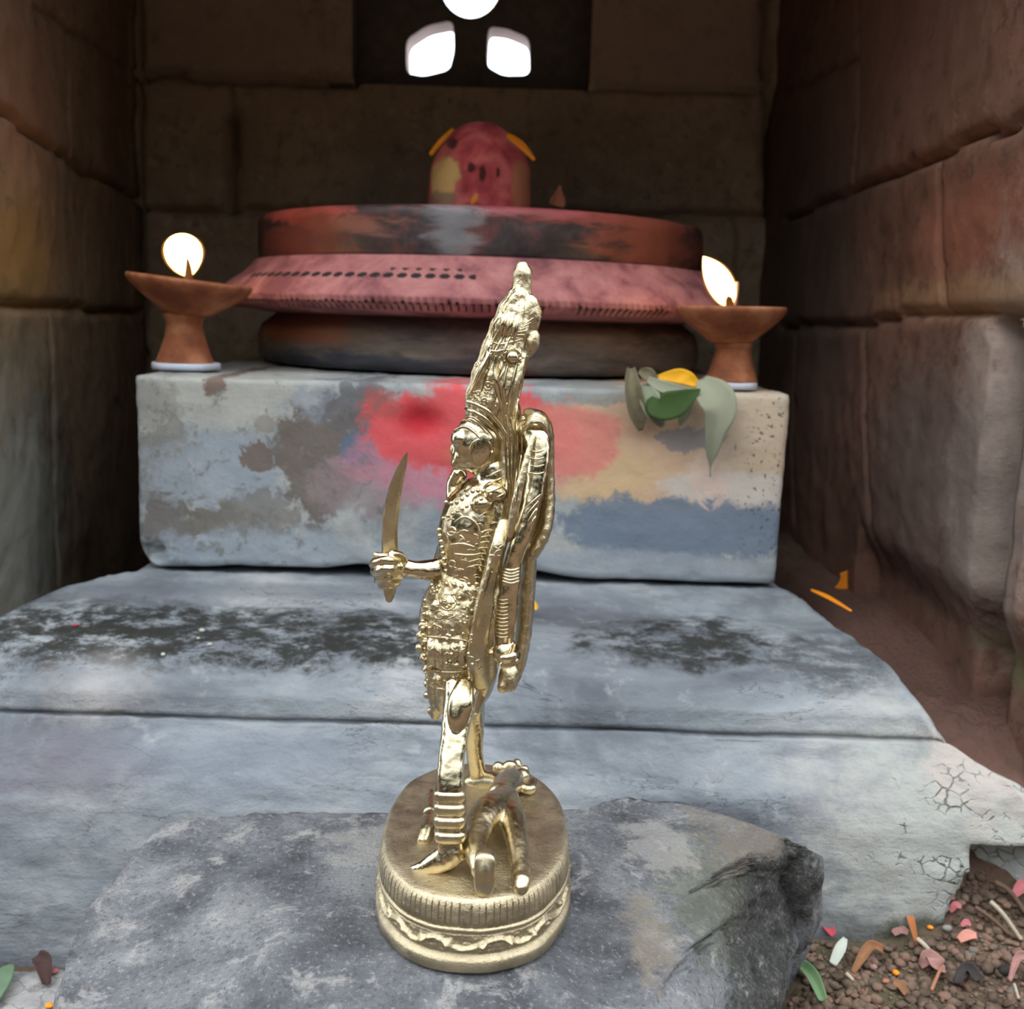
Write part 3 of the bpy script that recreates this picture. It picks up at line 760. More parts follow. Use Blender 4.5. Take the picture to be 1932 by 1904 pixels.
L1 = oil_lamp((350, 697), .872, (356, 545, 113), 51, 63, -.10, ((357, 522), (341, 441), 34.5, .58, -2), 'clay stem lamp with an upright round flame at the left end of the block', 32)
L2 = oil_lamp((1378, 740), .834, (1378, 597, 102), 47, 50, .015, ((1377, 575), (1327, 484), 24, .44, 4), 'clay stem lamp with a slanting pointed flame behind the fallen leaves', tip=.42)
cv = at(1389, 548, .836)
wick2 = tube([at(1386, 575, .834), at(1388, 555, .834), at(1391, 534, .834)], [.0018, .0022, .0016], None, 10, 4)
mesh_obj('wick', wick2, flat('glowing_wick', (.45, .30, .28), .8), L2)
# ------------------------------------------------------------------ boulder the statue stands on
RC = V((-.012, .452)); ZR = CAM.z-.2585
def Rz_(px, py, z): p = atz(px, py, CAM.z+z); return (p.x, p.y, p.z)
rim = [Rz_(300, 1562, -.262), Rz_(420, 1539, -.262), Rz_(560, 1532, -.263), Rz_(720, 1534, -.262), Rz_(1080, 1523, -.262), Rz_(1180, 1503, -.262), Rz_(1290, 1513, -.263), Rz_(1440, 1567, -.264),
       Rz_(1400, 1610, -.2645), Rz_(1255, 1712, -.265), Rz_(1285, 1800, -.268), Rz_(1225, 1904, -.272), (.05, .325, .10), (-.02, .305, .10), (-.10, .31, .098), (-.160, .345, .098), Rz_(125, 1800, -.272), Rz_(185, 1690, -.265)]
def ow(p, f, dz): return (RC.x+(p[0]-RC.x)*f, RC.y+(p[1]-RC.y)*f, p[2]+dz)
mid = [ow(rim[0], 1.05, -.02), ow(rim[1], 1.05, -.02), ow(rim[2], 1.06, -.02), ow(rim[3], 1.06, -.02), ow(rim[4], 1.05, -.02), ow(rim[5], 1.04, -.018), ow(rim[6], 1.06, -.018), Rz_(1520, 1600, -.274),
       Rz_(1548, 1640, -.292), Rz_(1548, 1700, -.318), Rz_(1515, 1765, -.335), (.132, .455, .06), (.085, .34, .055), (-.015, .285, .05), (-.12, .28, .05), (-.178, .335, .05), ow(rim[16], 1.0, -.03), ow(rim[17], 1.02, -.03)]
bas = [(*ow(p, .97 if 6 < i < 12 else 1.0, 0)[:2], -.03) for i, p in enumerate(mid)]
for i, q in ((7, (1490, 1830)), (8, (1475, 1842)), (9, (1455, 1856)), (10, (1440, 1870)), (11, (1425, 1900))): p_ = Rz_(*q, -.377); bas[i] = (p_[0], p_[1], -.012)
def closed(pts, n=16):
    m = len(pts); out = []
    for i in range(m):
        p0, p1, p2, p3 = pts[i-1], pts[i], pts[(i+1) % m], pts[(i+2) % m]
        for j in range(n):
            t = j/n; out.append(V([.5*(2*b+(c-a)*t+(2*a-5*b+4*c-d)*t*t+(-a+3*b-3*c+d)*t**3)*.35 + .65*(b+(c-b)*t) for a, b, c, d in zip(p0, p1, p2, p3)]))
    return out
def boulder():
    R1, R2, R3 = closed(rim), closed(mid), closed(bas); n = len(R1)
    vs = [V((RC.x, RC.y, ZR))]; rows = []
    def add(ring):
        rows.append(len(vs)); vs.extend(ring)
    for k in range(1, 30):
        t = k/29; tt = t**.85
        add([V((RC.x+(p.x-RC.x)*tt, RC.y+(p.y-RC.y)*tt, ZR+(p.z-ZR)*sst(.35, 1, tt))) for p in R1])
    for k in range(1, 17):
        t = k/16; b = .18*math.sin(math.pi*t)
        add([p.lerp(q, t) + V((0, 0, (p-q).length*b*.5)) for p, q in zip(R1, R2)])
    for k in range(1, 15):
        t = k/14; add([V((p.x+(q.x-p.x)*t**2, p.y+(q.y-p.y)*t**2, p.z+(q.z-p.z)*t)) for p, q in zip(R2, R3)])
    fs = [(0, 1+i, 1+(i+1) % n) for i in range(n)]
    for a, b in zip(rows, rows[1:]):
        for i in range(n): fs.append((a+i, b+i, b+(i+1) % n, a+(i+1) % n))
    fs.append(tuple(range(rows[-1]+n-1, rows[-1]-1, -1)))
    me = bpy.data.meshes.new('t'); me.from_pydata(vs, [], fs)
    bm = bmesh.new(); bm.from_mesh(me); bmesh.ops.recalc_face_normals(bm, faces=bm.faces); bm.normal_update()
    bm.verts.ensure_lookup_table(); out = []
    for v in bm.verts:
        p, q = v.co, v.normal
        r = math.hypot((p.x-RC.x)/.058, (p.y-.452)/.082)
        top = sst(1.0, 1.45, r) if q.z > .5 and p.z > .095 else 1
        side = 1-sst(.55, .9, q.z); rt = sst(.05, .10, p.x)
        d = (.0035*fn(p, 16, 3)*(.4+.6*side) + .0014*fn(p, 60, 4) + .0006*fn(p, 240, 4)*(.6+side))*top
        d += side*rt*(.0045*fn(p, 30, 3) - .003*abs(fn(p, 60, 3)) - .003*max(0, 1-abs(fn((p.x+p.z*.4, p.y, p.z*.5), 22, 2))*6))
        out.append(p + q*d)
    bm.free(); bpy.data.meshes.remove(me)
    return out, fs
m = Mat('grainy_grey_rock', .72, 0, .4)
n1 = m.noise(18, 7, .66, .3); n2 = m.noise(85, 8, .72, off=3); n3 = m.noise(420, 5, .7, off=7); lay = m.noise(40, 7, .7, .5, off=11)
col = m.ramp(n1, [(.36, (.075, .078, .088)), (.48, (.155, .162, .178)), (.58, (.25, .258, .272)), (.70, (.34, .34, .338))])
col = m.mix(m.math('MULTIPLY', m.step(lay, .54, .64), .75), col, (.42, .405, .40))
col = m.mix(m.math('MULTIPLY', m.step(n3, .56, .66), .5), col, (.46, .47, .48))
col = m.mix(m.math('MULTIPLY', m.step(n3, .45, .36), .6), col, (.06, .063, .068))
face = m.math('MAXIMUM', px_patch(m, 1450, 1720, .50, 160, 160, .25, .35, .06, nf=n2), px_patch(m, 1400, 1850, .47, 130, 150, .3, .35, .06, nf=n2))
drk = m.ramp(m.math('MULTIPLY_ADD', n3, .5, m.math('MULTIPLY', n2, .5)), [(.40, (.02, .021, .021)), (.5, (.05, .051, .048)), (.57, (.12, .115, .105)), (.64, (.36, .35, .33))])
col = m.mix(m.math('MULTIPLY', face, .92), col, drk)
col = m.mix(m.math('MULTIPLY', px_patch(m, 1330, 1690, .47, 90, 70, .5, .7, .05, nf=n2), .5), col, (.14, .15, .09))
col = m.mix(m.math('MULTIPLY', px_patch(m, 1235, 1770, .42, 46, 36, .4, .9, .03, nf=n2), .6), col, (.30, .25, .19))
col = m.mix(m.math('MULTIPLY', px_patch(m, 1400, 1580, .52, 90, 22, .4, .9, .05, nf=n2), .6), col, (.30, .26, .22))
for (px, py, rx, ry) in [(700, 1560, 120, 20), (300, 1660, 30, 18), (290, 1760, 80, 40), (560, 1550, 60, 16), (1240, 1590, 60, 20), (480, 1640, 40, 20)]:
    col = m.mix(m.math('MULTIPLY', px_patch(m, px, py, .50 if py < 1600 else .44, rx, ry, .3, 1.0, .03, nf=n2), .6), col, (.42, .405, .385))
for (px, py, rx, ry) in [(228, 1800, 16, 26), (268, 1768, 12, 12), (600, 1783, 60, 6)]: col = m.mix(px_patch(m, px, py, .44, rx, ry, .15, .9, .012, nf=n2), col, (.03, .03, .03))
h = m.math('ADD', m.math('MULTIPLY', n2, .7), m.math('MULTIPLY', n3, .55))
M_ROCK = m.out(col, m.ramp(n3, [(.3, .85), (.7, .5)]), m.bump(h, 1.0, .005))
rock = tag(mesh_obj('boulder', boulder(), M_ROCK), 'flat-topped grey boulder with a dark broken right side, under the brass statue', 'rock')

# ------------------------------------------------------------------ brass statue
def brass(name, rough, col=(.67, .575, .38), bscale=900, bstr=.25, dirt=.35):
    m = Mat(name, rough, 1.0)
    n1 = m.noise(bscale*.35, 6, .7); n2 = m.noise(bscale, 5, .7, off=3); n3 = m.noise(90, 5, .6, off=5)
    c = m.mix(m.step(n3, .35, .65), tuple(x*.86 for x in col), col)
    c = m.mix(m.math('MULTIPLY', m.step(n1, .45, .30), dirt), c, (.11, .07, .03))
    rr = m.ramp(n3, [(.3, rough*.75), (.7, min(1, rough*1.3))])
    return m.out(c, rr, m.bump(m.math('ADD', n1, m.math('MULTIPLY', n2, .5)), bstr, .0012))
MB_S = brass('polished_brass', .11, bstr=.13, dirt=.25)
MB_C = brass('cast_brass', .16, bstr=.4, dirt=.6)
MB_P = brass('satin_brass', .33, (.60, .51, .345), 1100, .5, .35)
MB_T = brass('brushed_brass', .28, (.62, .53, .35), 1300, .14, .15)
Y0 = .452
stat = empty('brass_statue', (-.012, Y0, CAM.z-.258), 'brass statue of a standing crowned goddess with a raised curved sword, on the boulder', 'statue')
def S(px, py, dy=0): return at(px, py, Y0+dy)
def ST_(pts, ratio=1.0, seg=22, sub=6, cap=.7, mod=None):
    P = [S(*p[:3]) for p in pts]; R = [p[3]*kpx(p[1], Y0+p[2]) for p in pts]
    return tube(P, R, [r*(p[4] if len(p) > 4 else ratio) for r, p in zip(R, pts)], seg, sub, cap=cap, mod=mod)
def SB(px, py, dy, rx, rz=None, ry=None, ang=0, nu=18, nv=12):
    u = kpx(py, Y0+dy); rz = rz or rx; ry = ry or rx
    return ball(S(px, py, dy), (rx*u, ry*u, rz*u), nu, nv, Matrix.Rotation(rad(ang), 3, 'Y'))
# pedestal
PZ = CAM.z-.228; PA, PB, PX = .0415, .066, -.0122
def pedestal(rows, n=220):
    vs, fs = [], []; m_ = len(rows)
    for (o, z, kind) in rows:
        for i in range(n):
            th = 2*math.pi*i/n; ct, s_ = math.cos(th), math.sin(th); e = 2/2.35
            dx = abs(ct)**e*math.copysign(1, ct); dyy = abs(s_)**e*math.copysign(1, s_)
            q = o
            arc = th*190/ (2*math.pi)
            if kind == 'rib': q += .0005*(1 if (th*104/(2*math.pi)+.25*noise.noise(V((th*9, 0, 0)))) % 1 > .17 else -1.0*(.6+.6*noise.noise(V((th*6, 1, 0)))))
            if kind == 'wave': zz_ = z+.0184; q += .0017*math.exp(-((zz_-.0019*math.sin(th*13+.5*math.sin(th*3)))/.0009)**2) + .0015*math.exp(-((zz_+.0015*math.sin(th*13+.5*math.sin(th*3)))/.0011)**2)*max(0, math.cos(th*26+.6))**2 + .0004*noise.noise(V((th*30, z*900, 0)))
            q += .0009*noise.noise(V((ct*2.5, s_*2.5, 3)))
            vs.append(V((PX+(PA+q)*dx, Y0+(PB+q)*dyy, PZ+z+.0007*noise.noise(V((ct*3, s_*3, 7)))*(z > -.02))))
    for j in range(m_-1):
        for i in range(n):
            i2 = (i+1) % n; fs.append((j*n+i, j*n+i2, (j+1)*n+i2, (j+1)*n+i))
    fs.append(tuple(range(n))[::-1]); fs.append(tuple(range((m_-1)*n, m_*n)))
    return vs, fs
mesh_obj('pedestal', pedestal([(.0022, -.030, 0), (.0026, -.0292, 0), (.0026, -.0255, 0), (.0022, -.0245, 0), (.0012, -.0238, 0), (.0005, -.0232, 0), (.0004, -.0225, 0), (.0002, -.0130, 0), (-.002, -.0012, 0), (-.004, -.0008, 0), (-.02, -.0004, 0)]), MB_P, stat)
mesh_obj('ribbed_band', pedestal([(-.004, -.0112, 0), (.0004, -.0112, 0), (.0007, -.0104, 'rib'), (.0005, -.0080, 'rib'), (.0003, -.0050, 'rib'), (.0, -.0026, 'rib'), (-.0002, -.0014, 0), (-.0008, -.0004, 0), (-.0018, .0002, 0), (-.005, .0002, 0), (-.03, .0003, 0)], 1248), MB_P, stat)
mesh_obj('bead_line', pedestal([(-.002, -.0136, 0), (.0009, -.0134, 0), (.0016, -.0127, 0), (.0016, -.0118, 0), (.0008, -.0112, 0), (-.002, -.0110, 0)]), MB_P, stat)
mesh_obj('scroll_frieze', pedestal([(-.002, -.0226, 0), (.0004, -.0222, 0)] + [(.0006, -.0220+.0074*i/15, 'wave') for i in range(16)] + [(.0003, -.0143, 0), (-.002, -.0140, 0)], 900), MB_P, stat)
# body: one continuous surface
body_parts = [
    ST_([(930, 880, 0, 34), (930, 912, 0, 40), (912, 948, 0, 60), (898, 985, 0, 68), (890, 1040, 0, 64), (894, 1090, 0, 58), (890, 1150, 0, 68), (884, 1220, 0, 64), (880, 1290, 0, 52), (866, 1330, -.006, 32)], 1.15),
    SB(908, 838, 0, 54, 60, 46), SB(886, 862, 0, 34, 28, 34), SB(868, 826, -.002, 18, 20, 28), SB(857, 848, 0, 9, 13, 8), SB(862, 872, 0, 12, 16, 18), ST_([(930, 880, 0, 32), (930, 920, 0, 34)]),
    SB(936, 928, -.012, 24, 18, 24, 20), SB(910, 950, -.013, 22, 18, 24), ST_([(868, 893, .010, 15), (858, 915, .012, 16), (860, 940, .010, 18)]), ST_([(990, 800, .006, 26), (1004, 860, .006, 32), (1002, 940, .006, 32), (992, 1000, .006, 28), (978, 1050, .004, 20)], .6),
    ST_([(872, 1300, -.013, 36), (862, 1360, -.022, 29), (853, 1420, -.030, 26), (850, 1480, -.036, 26), (848, 1560, -.040, 24), (852, 1598, -.0415, 26)], seg=36, mod=lambda u, th: .95/(abs(math.cos(th))**4.5+abs(math.sin(th))**4.5)**(1/4.5)),
    ST_([(860, 1604, -.042, 26), (838, 1620, -.0425, 25), (805, 1636, -.042, 17), (774, 1644, -.041, 8)]),
    ST_([(885, 1310, .012, 30), (893, 1370, .025, 21), (895, 1420, .035, 16), (903, 1468, .044, 17)]), ST_([(908, 1474, .045, 17), (880, 1486, .047, 10)]),
    ST_([(856, 1070, .0, 26), (815, 1076, -.002, 21), (782, 1074, -.004, 17), (752, 1070, -.005, 18)]),
    SB(738, 1076, -.004, 24, 26, 24), ST_([(752, 1062, -.013, 9), (728, 1058, -.016, 10), (708, 1062, -.010, 10), (704, 1066, 0, 8)]), ST_([(756, 1075, -.013, 9), (728, 1074, -.017, 10), (709, 1078, -.010, 9), (708, 1080, 0, 8)]),
    ST_([(754, 1089, -.012, 8), (731, 1090, -.016, 9), (713, 1093, -.009, 8), (712, 1094, 0, 7)]), ST_([(750, 1100, -.010, 7), (734, 1104, -.013, 8), (719, 1106, -.008, 7)]), ST_([(760, 1060, -.010, 11), (752, 1048, -.012, 9), (738, 1046, -.014, 8)]),
    ST_([(985, 830, .0, 26), (1006, 812, -.010, 26), (1016, 845, -.015, 24), (1012, 900, -.019, 20), (1002, 955, -.022, 18), (984, 1015, -.024, 18), (968, 1062, -.024, 17), (960, 1115, -.024, 21), (955, 1175, -.024, 22), (952, 1215, -.024, 18)]),
    SB(955, 1232, -.025, 27, 25, 24), ST_([(972, 1222, -.030, 9), (966, 1238, -.036, 9), (948, 1242, -.036, 8)]), ST_([(976, 1235, -.028, 8), (968, 1250, -.034, 8), (948, 1254, -.034, 8)]),
    ST_([(868, 1068, .010, 24), (848, 1020, .018, 16), (832, 1050, .026, 13), (822, 1095, .028, 11)]),
]
body_vf = fuse(join(*body_parts), .0006, 3, .00026, 210)
body = mesh_obj('body', body_vf, MB_S, stat)
# hair, crown
hair_vf = fuse(join(ST_([(948, 770, 0, 34), (962, 830, 0, 30), (960, 900, 0, 34), (956, 960, 0, 30), (950, 1010, 0, 20)], 1.3),
    ST_([(1002, 1030, .004, 12), (996, 1100, .006, 15), (990, 1180, .006, 15), (980, 1250, .004, 13), (966, 1300, .002, 6)], 2.2)), .0009, 3, .0003, 330)
hair = mesh_obj('hair', hair_vf, MB_C, stat)
fl = lambda n_, a_: (lambda u, th: 1 + a_*abs(math.sin(th*n_/2)) - a_*.5 + .03*math.sin(u*38))
crown_parts = [ST_([(914, 800, 0, 34), (922, 770, 0, 45), (932, 735, 0, 48), (944, 695, 0, 46), (958, 650, 0, 43), (968, 615, 0, 40), (974, 585, 0, 33), (981, 558, 0, 23)], 1.1, 66, 10, mod=fl(18, .11)),
    ST_([(981, 565, 0, 22), (985, 535, 0, 18), (986, 514, 0, 18), (985, 502, 0, 13)], 1.0), ST_([(972, 618, -.006, 8), (968, 575, -.006, 8), (978, 545, -.003, 7)], 1.0),
    ST_([(1000, 560, -.002, 7), (1010, 590, -.003, 12), (1004, 618, -.003, 9)]), ST_([(1005, 622, -.003, 8), (1006, 645, -.004, 13), (998, 668, -.004, 8)]), SB(968, 570, -.006, 10, 20, 8, 20), SB(955, 585, -.004, 8, 26, 8, 22), SB(1004, 592, -.004, 17, 36, 14, -6), SB(1003, 645, -.004, 15, 25, 14, 14), SB(967, 674, -.0085, 19, 19, 9)] + [ST_([(944+k*11, 590+k*3, -.0085, 4), (940+k*11, 612+k*2, -.0095, 6), (936+k*11, 640+k*2, -.009, 4)], 1, 14, 4) for k in range(4)] + [ST_([(990-k*9, 668+k*5, -.0075, 4), (980-k*8, 705, -.010, 6), (970-k*6, 745, -.0105, 6), (966-k*5, 790, -.009, 4)], 1, 14, 5) for k in range(4)] + [ST_([(951, 668, -.0095, 4), (944, 705, -.0115, 6), (948, 745, -.011, 6), (956, 790, -.009, 4)], 1, 14, 5), ST_([(930, 660, -.008, 5), (910, 695, -.0095, 8), (893, 735, -.008, 8), (885, 760, -.006, 4)], 1, 14, 5)]
crown_vf = fuse(join(*crown_parts), .0005, 1, .00022, 420)
crown = mesh_obj('crown', crown_vf, MB_C, stat)
# skirt of lumps, knots and tassels
random.seed(3)
sk = [ST_([(886, 1105, 0, 66), (872, 1150, 0, 78), (866, 1200, 0, 76), (868, 1245, 0, 66), (866, 1285, 0, 50), (845, 1330, 0, 24)], 1.15)]
for (px, py, r) in [(845, 1136, 15), (870, 1122, 11), (822, 1142, 11), (828, 1162, 9), (832, 1186, 12), (866, 1192, 13), (852, 1170, 9), (806, 1160, 9), (798, 1180, 9), (793, 1200, 9), (792, 1222, 9), (806, 1210, 8), (800, 1242, 9), (806, 1262, 9)]:
    sk.append(SB(px, py, -.5*kpx(py, Y0)*0-.0135 - .003*((px-800)/70), r, r*1.05, r))
for i, px in enumerate((812, 826, 841, 856, 871)):
    sk.append(ST_([(px, 1208, -.016-.001*i, 6), (px+1, 1230, -.018-.001*i, 8), (px, 1256, -.015-.001*i, 7)]))
for py in (1206, 1218, 1230, 1242, 1254): sk.append(ST_([(844, py, -.019, 3), (862, py+1, -.021, 4), (880, py+2, -.019, 3)], 1, 10, 3))
sk += [ST_([(812, 1268, -.004, 10), (818, 1300, -.004, 13), (824, 1335, -.002, 12), (820, 1352, 0, 8)]), ST_([(835, 1275, -.010, 14), (838, 1305, -.010, 16), (832, 1335, -.006, 10)]), SB(828, 1280, -.013, 13, 10, 10), SB(806, 1290, 0, 8), SB(806, 1312, 0, 8), SB(814, 1342, 0, 9), SB(822, 1352, 0, 8)]
skirt_vf = fuse(join(*sk), .0006, 1, .0003, 400)
skirt = mesh_obj('skirt', skirt_vf, MB_C, stat)
# hanging severed hand on the skirt, hanging head, sash, shield arm
hang = fuse(join(ST_([(874, 1285, -.020, 11), (862, 1320, -.026, 16), (859, 1355, -.029, 16), (861, 1378, -.030, 11)]), ST_([(884, 1290, -.020, 11), (880, 1325, -.027, 14), (876, 1352, -.028, 11), (872, 1372, -.029, 7)]), ST_([(900, 1270, -.012, 16), (902, 1300, -.012, 19), (892, 1340, -.012, 15)])), .0008, 2)
mesh_obj('hanging_hand', hang, MB_S, stat)
hd = fuse(join(SB(957, 1282, -.012, 17, 26, 16, -8), SB(948, 1296, -.014, 10, 14, 10), SB(966, 1268, -.010, 12, 16, 14)), .0008, 1, .0003, 350)
mesh_obj('severed_head', hd, MB_C, stat)
sash = fuse(join(ST_([(952, 985, -.018, 13), (940, 1030, -.0245, 14), (926, 1080, -.0235, 15), (914, 1140, -.0255, 18), (905, 1200, -.0265, 19), (900, 1245, -.024, 20), (905, 1290, -.018, 22)], .45), ST_([(938, 1000, -.021, 5), (920, 1080, -.0265, 5), (900, 1160, -.0285, 5), (890, 1230, -.026, 5)]), ST_([(930, 1230, -.022, 12), (925, 1270, -.018, 12), (905, 1320, -.012, 8)])), .0008, 2, .0001, 200)
mesh_obj('sash', sash, MB_T, stat)
bow = fuse(join(ST_([(1000, 782, -.008, 12), (1022, 790, -.006, 12), (1034, 820, -.004, 11), (1037, 880, -.002, 9), (1036, 950, -.002, 11), (1026, 1005, -.004, 13), (1004, 1048, -.006, 11)], 2.6), *[ST_([(988+2*i, 812-7*i, -.014, 3), (1004+2*i, 796-5*i, -.019+.0007*i, 4), (1026+1*i, 806-5*i, -.017+.0007*i, 4), (1036, 836-8*i, -.011, 3)], 1, 10, 5) for i in range(4)],
    ST_([(1006, 822, -.020, 6), (990, 880, -.024, 7), (975, 940, -.026, 9), (964, 1000, -.026, 8), (962, 1020, -.025, 3)], .7)), .00075, 1, .0003, 400)
mesh_obj('shield', bow, MB_C, stat)
# ornaments laid on the surfaces that face the side we see
allv, allf = join(body_vf, hair_vf, crown_vf, skirt_vf, sash, bow)
BV = BVHTree.FromPolygons(allv, allf)
def snap(px, py, lift=0):
    d = ray(px, py).normalized(); h = BV.ray_cast(CAM, d, 3)
    return (h[0] - d*lift) if h[0] is not None else None
def ridge(pts, r, seg=10, sub=3):
    q = catmull([list(p) for p in pts], 6)
    P = [p for p in [snap(a_, b_) for a_, b_ in q] if p is not None and abs(p.y-Y0) < .07]
    if len(P) < 4: return [], []
    for _ in range(2): P = [P[0]] + [(P[i-1]+P[i]*2+P[i+1])/4 for i in range(1, len(P)-1)] + [P[-1]]
    R = [r*kpx(900, Y0)*(.55+.45*math.sin(math.pi*i/(len(P)-1))) for i in range(len(P))]
    return tube(P, R, None, seg, 1, ref=V((.3, 1, .2)))
def ringr(px, py, r, t):
    pts = [snap(px+r*math.cos(a_), py+r*math.sin(a_)) for a_ in [2*math.pi*i/20 for i in range(21)]]
    pts = [p for p in pts if p is not None]
    if len(pts) < 4: return [], []
    return tube(pts, [t*kpx(900, Y0)]*len(pts), None, 8, 1, ref=V((.3, 1, .2)), cap=0)
def beads(pts, r): return [ball(snap(*p), r*kpx(900, Y0), 10, 8) for p in pts if snap(*p) is not None]
band = [ridge([(876, 770), (905, 782), (930, 806), (948, 830)], 6), ridge([(882, 757), (912, 770), (938, 795), (957, 824)], 6), ridge([(868, 796), (886, 790), (906, 802), (918, 818)], 3.5), ridge([(858, 812), (876, 805), (894, 814), (904, 826)], 3.5), ridge([(874, 782), (898, 790), (922, 812), (934, 830)], 3)]
mesh_obj('head_band', join(*band), MB_S, stat)
orn = [ringr(921, 728, 7, 2), ringr(902, 745, 7, 2), ringr(914, 757, 6, 2), ringr(892, 760, 5, 1.8), ringr(967, 674, 15, 3)] + beads([(967+17*math.cos(t), 674+17*math.sin(t)) for t in [2*math.pi*i/14 for i in range(14)]], 3)
orn += [ball(snap(967, 674), 12*kpx(700, Y0), 14, 10)] + beads([(902, 745), (921, 728), (914, 757)], 3)
for pts, r in [([(936, 672), (934, 710), (942, 745), (948, 785)], 4.5), ([(958, 690), (950, 730), (956, 775)], 3), ([(982, 660), (972, 700), (962, 745), (958, 780)], 3.5), ([(995, 672), (985, 715), (976, 760), (972, 790)], 3), ([(926, 662), (912, 690), (900, 720), (886, 745)], 4), ([(914, 680), (902, 705), (890, 735)], 3), ([(950, 590), (948, 610), (944, 630)], 4), ([(968, 590), (964, 612), (960, 634)], 4), ([(978, 600), (974, 625), (968, 650)], 3.5), ([(928, 645), (944, 650), (964, 646), (985, 640)], 3), ([(920, 660), (936, 664), (950, 660)], 3)]: orn.append(ridge(pts, r))
for i in range(7): orn.append(ridge([(990-i*5, 612+i*5), (1006-i*4, 600+i*8)], 1.6))
random.seed(5)
ax_ = catmull([[922, 770, 44], [932, 735, 46], [944, 695, 44], [958, 650, 41], [968, 615, 38], [974, 585, 31], [981, 558, 20]], 4)
for k in range(9):
    f0 = -.92+1.84*k/14; a_ = random.randint(0, 9); b_ = min(len(ax_)-1, a_+random.randint(7, 13))
    if f0 < 0 and a_ < 8: a_ += 6; b_ = min(len(ax_)-1, b_+6)
    orn.append(ridge([(q[0]+q[2]*(f0+.05*math.sin(i*.8+k)), q[1]) for i, q in enumerate(ax_[a_:b_+1])], random.uniform(1.8, 3.2)))
for k in range(12):
    px, py = random.uniform(890, 935), random.uniform(672, 765); orn.append(ringr(px, py, random.uniform(3, 6), 1.6))
orn += beads([(random.uniform(885, 1000), random.uniform(600, 770)) for k in range(14)], 2.6)
mesh_obj('crown_ornament', join(*orn), MB_S, crown and stat)
hl = [ridge([(946+9*i, 780+4*i), (953+8*i, 835), (956+6*i, 900), (954+5*i, 950)], 2.6) for i in range(5)] + [ridge([(918+4*i, 900+i*14), (935+4*i, 892+i*14), (948+2*i, 886+i*14)], 2.4) for i in range(4)]
mesh_obj('hair_strand', join(*hl), MB_S, stat)
ear = [SB(908, 850, -.0095, 18, 34, 6, 8), ringr(908, 850, 21, 2.5), ridge([(896, 830), (900, 850), (897, 872)], 2), ridge([(914, 828), (920, 850), (908, 880)], 2)]
mesh_obj('earring', join(*ear), MB_S, stat)
nk = beads([(842+i*10, 948+6*math.sin(i*.9)-i*3) for i in range(9)], 5) + beads([(836+i*9, 978-i*4.5) for i in range(11)], 4) + beads([(828+2.0*i, 1000+11*i) for i in range(8)], 5) + [ringr(852, 1003, 8, 2.5), ringr(853, 1064, 6, 2)]
nk += [ridge([(858, 985), (878, 975), (900, 990), (905, 1020), (893, 1045)], 3), ridge([(850, 1028), (872, 1026), (895, 1032)], 3), ridge([(858, 1045), (880, 1048), (900, 1046)], 3)]
for i in range(7): nk.append(ridge([(905-i*4, 1005+i*11), (925-i*4, 1000+i*11), (940-i*4, 1003+i*11)], 1.8))
for k in range(46):
    px, py, an = random.uniform(840, 940), random.uniform(965, 1095), random.uniform(-.9, .9); l_ = random.uniform(8, 20)
    nk.append(ridge([(px, py), (px+l_*.5*math.cos(an), py+l_*.5*math.sin(an)-2), (px+l_*math.cos(an), py+l_*math.sin(an))], random.uniform(1.2, 2.2)))
mesh_obj('necklace', join(*nk), MB_C, stat)
br = [ridge([(948+1*i*0, 1072+6*i), (964, 1077+6*i), (979, 1072+6*i)], 3) for i in range(5)] + [ridge([(936, 1130+7*i), (948, 1133+7*i), (958, 1131+7*i)], 1.6) for i in range(11)]
cap_ = [ridge([(984+2*k, 822-5*k), (1000+k, 800-3*k), (1020, 796-2*k), (1036, 815+2*k)], 2.6) for k in range(5)] + [ridge([(1000, 850+14*k), (1014, 853+14*k), (1026, 849+14*k)], 2.0) for k in range(4)] + [ridge([(990+k*3, 960+12*k), (1012, 940+10*k), (1030, 925+8*k)], 1.8) for k in range(4)]
mesh_obj('shoulder_cap', join(*cap_), MB_S, stat)
mesh_obj('bracelet', join(*br), MB_C, stat)
br2 = [ST_([(748+i*6, 1052, -.005, 3.2), (752+i*6, 1070, -.016, 3.6), (748+i*6, 1089, -.005, 3.2)], 1, 10, 4) for i in range(2)]
mesh_obj('bracelet', join(*br2), MB_S, stat)
bl = beads([(800+2*math.sin(i), 1120+13*i) for i in range(10)], 5) + beads([(815+14*i, 1104+3*math.sin(i*2)) for i in range(7)], 5) + [ridge([(800, 1200), (830, 1203), (865, 1206), (890, 1212)], 3), ridge([(806, 1262), (835, 1268), (865, 1268), (885, 1262)], 3), ringr(845, 1136, 15, 2), ringr(828, 1160, 8, 2)]
for k in range(60):
    px, py, an = random.uniform(800, 905), random.uniform(1110, 1300), random.uniform(0, 6.3); l_ = random.uniform(6, 16)
    bl.append(ridge([(px, py), (px+l_*.5*math.cos(an)+2, py+l_*.5*math.sin(an)), (px+l_*math.cos(an), py+l_*math.sin(an))], random.uniform(1.3, 3)))
bl += beads([(random.uniform(795, 900), random.uniform(1110, 1290)) for k in range(40)], 4)
mesh_obj('belt', join(*bl), MB_C, stat)
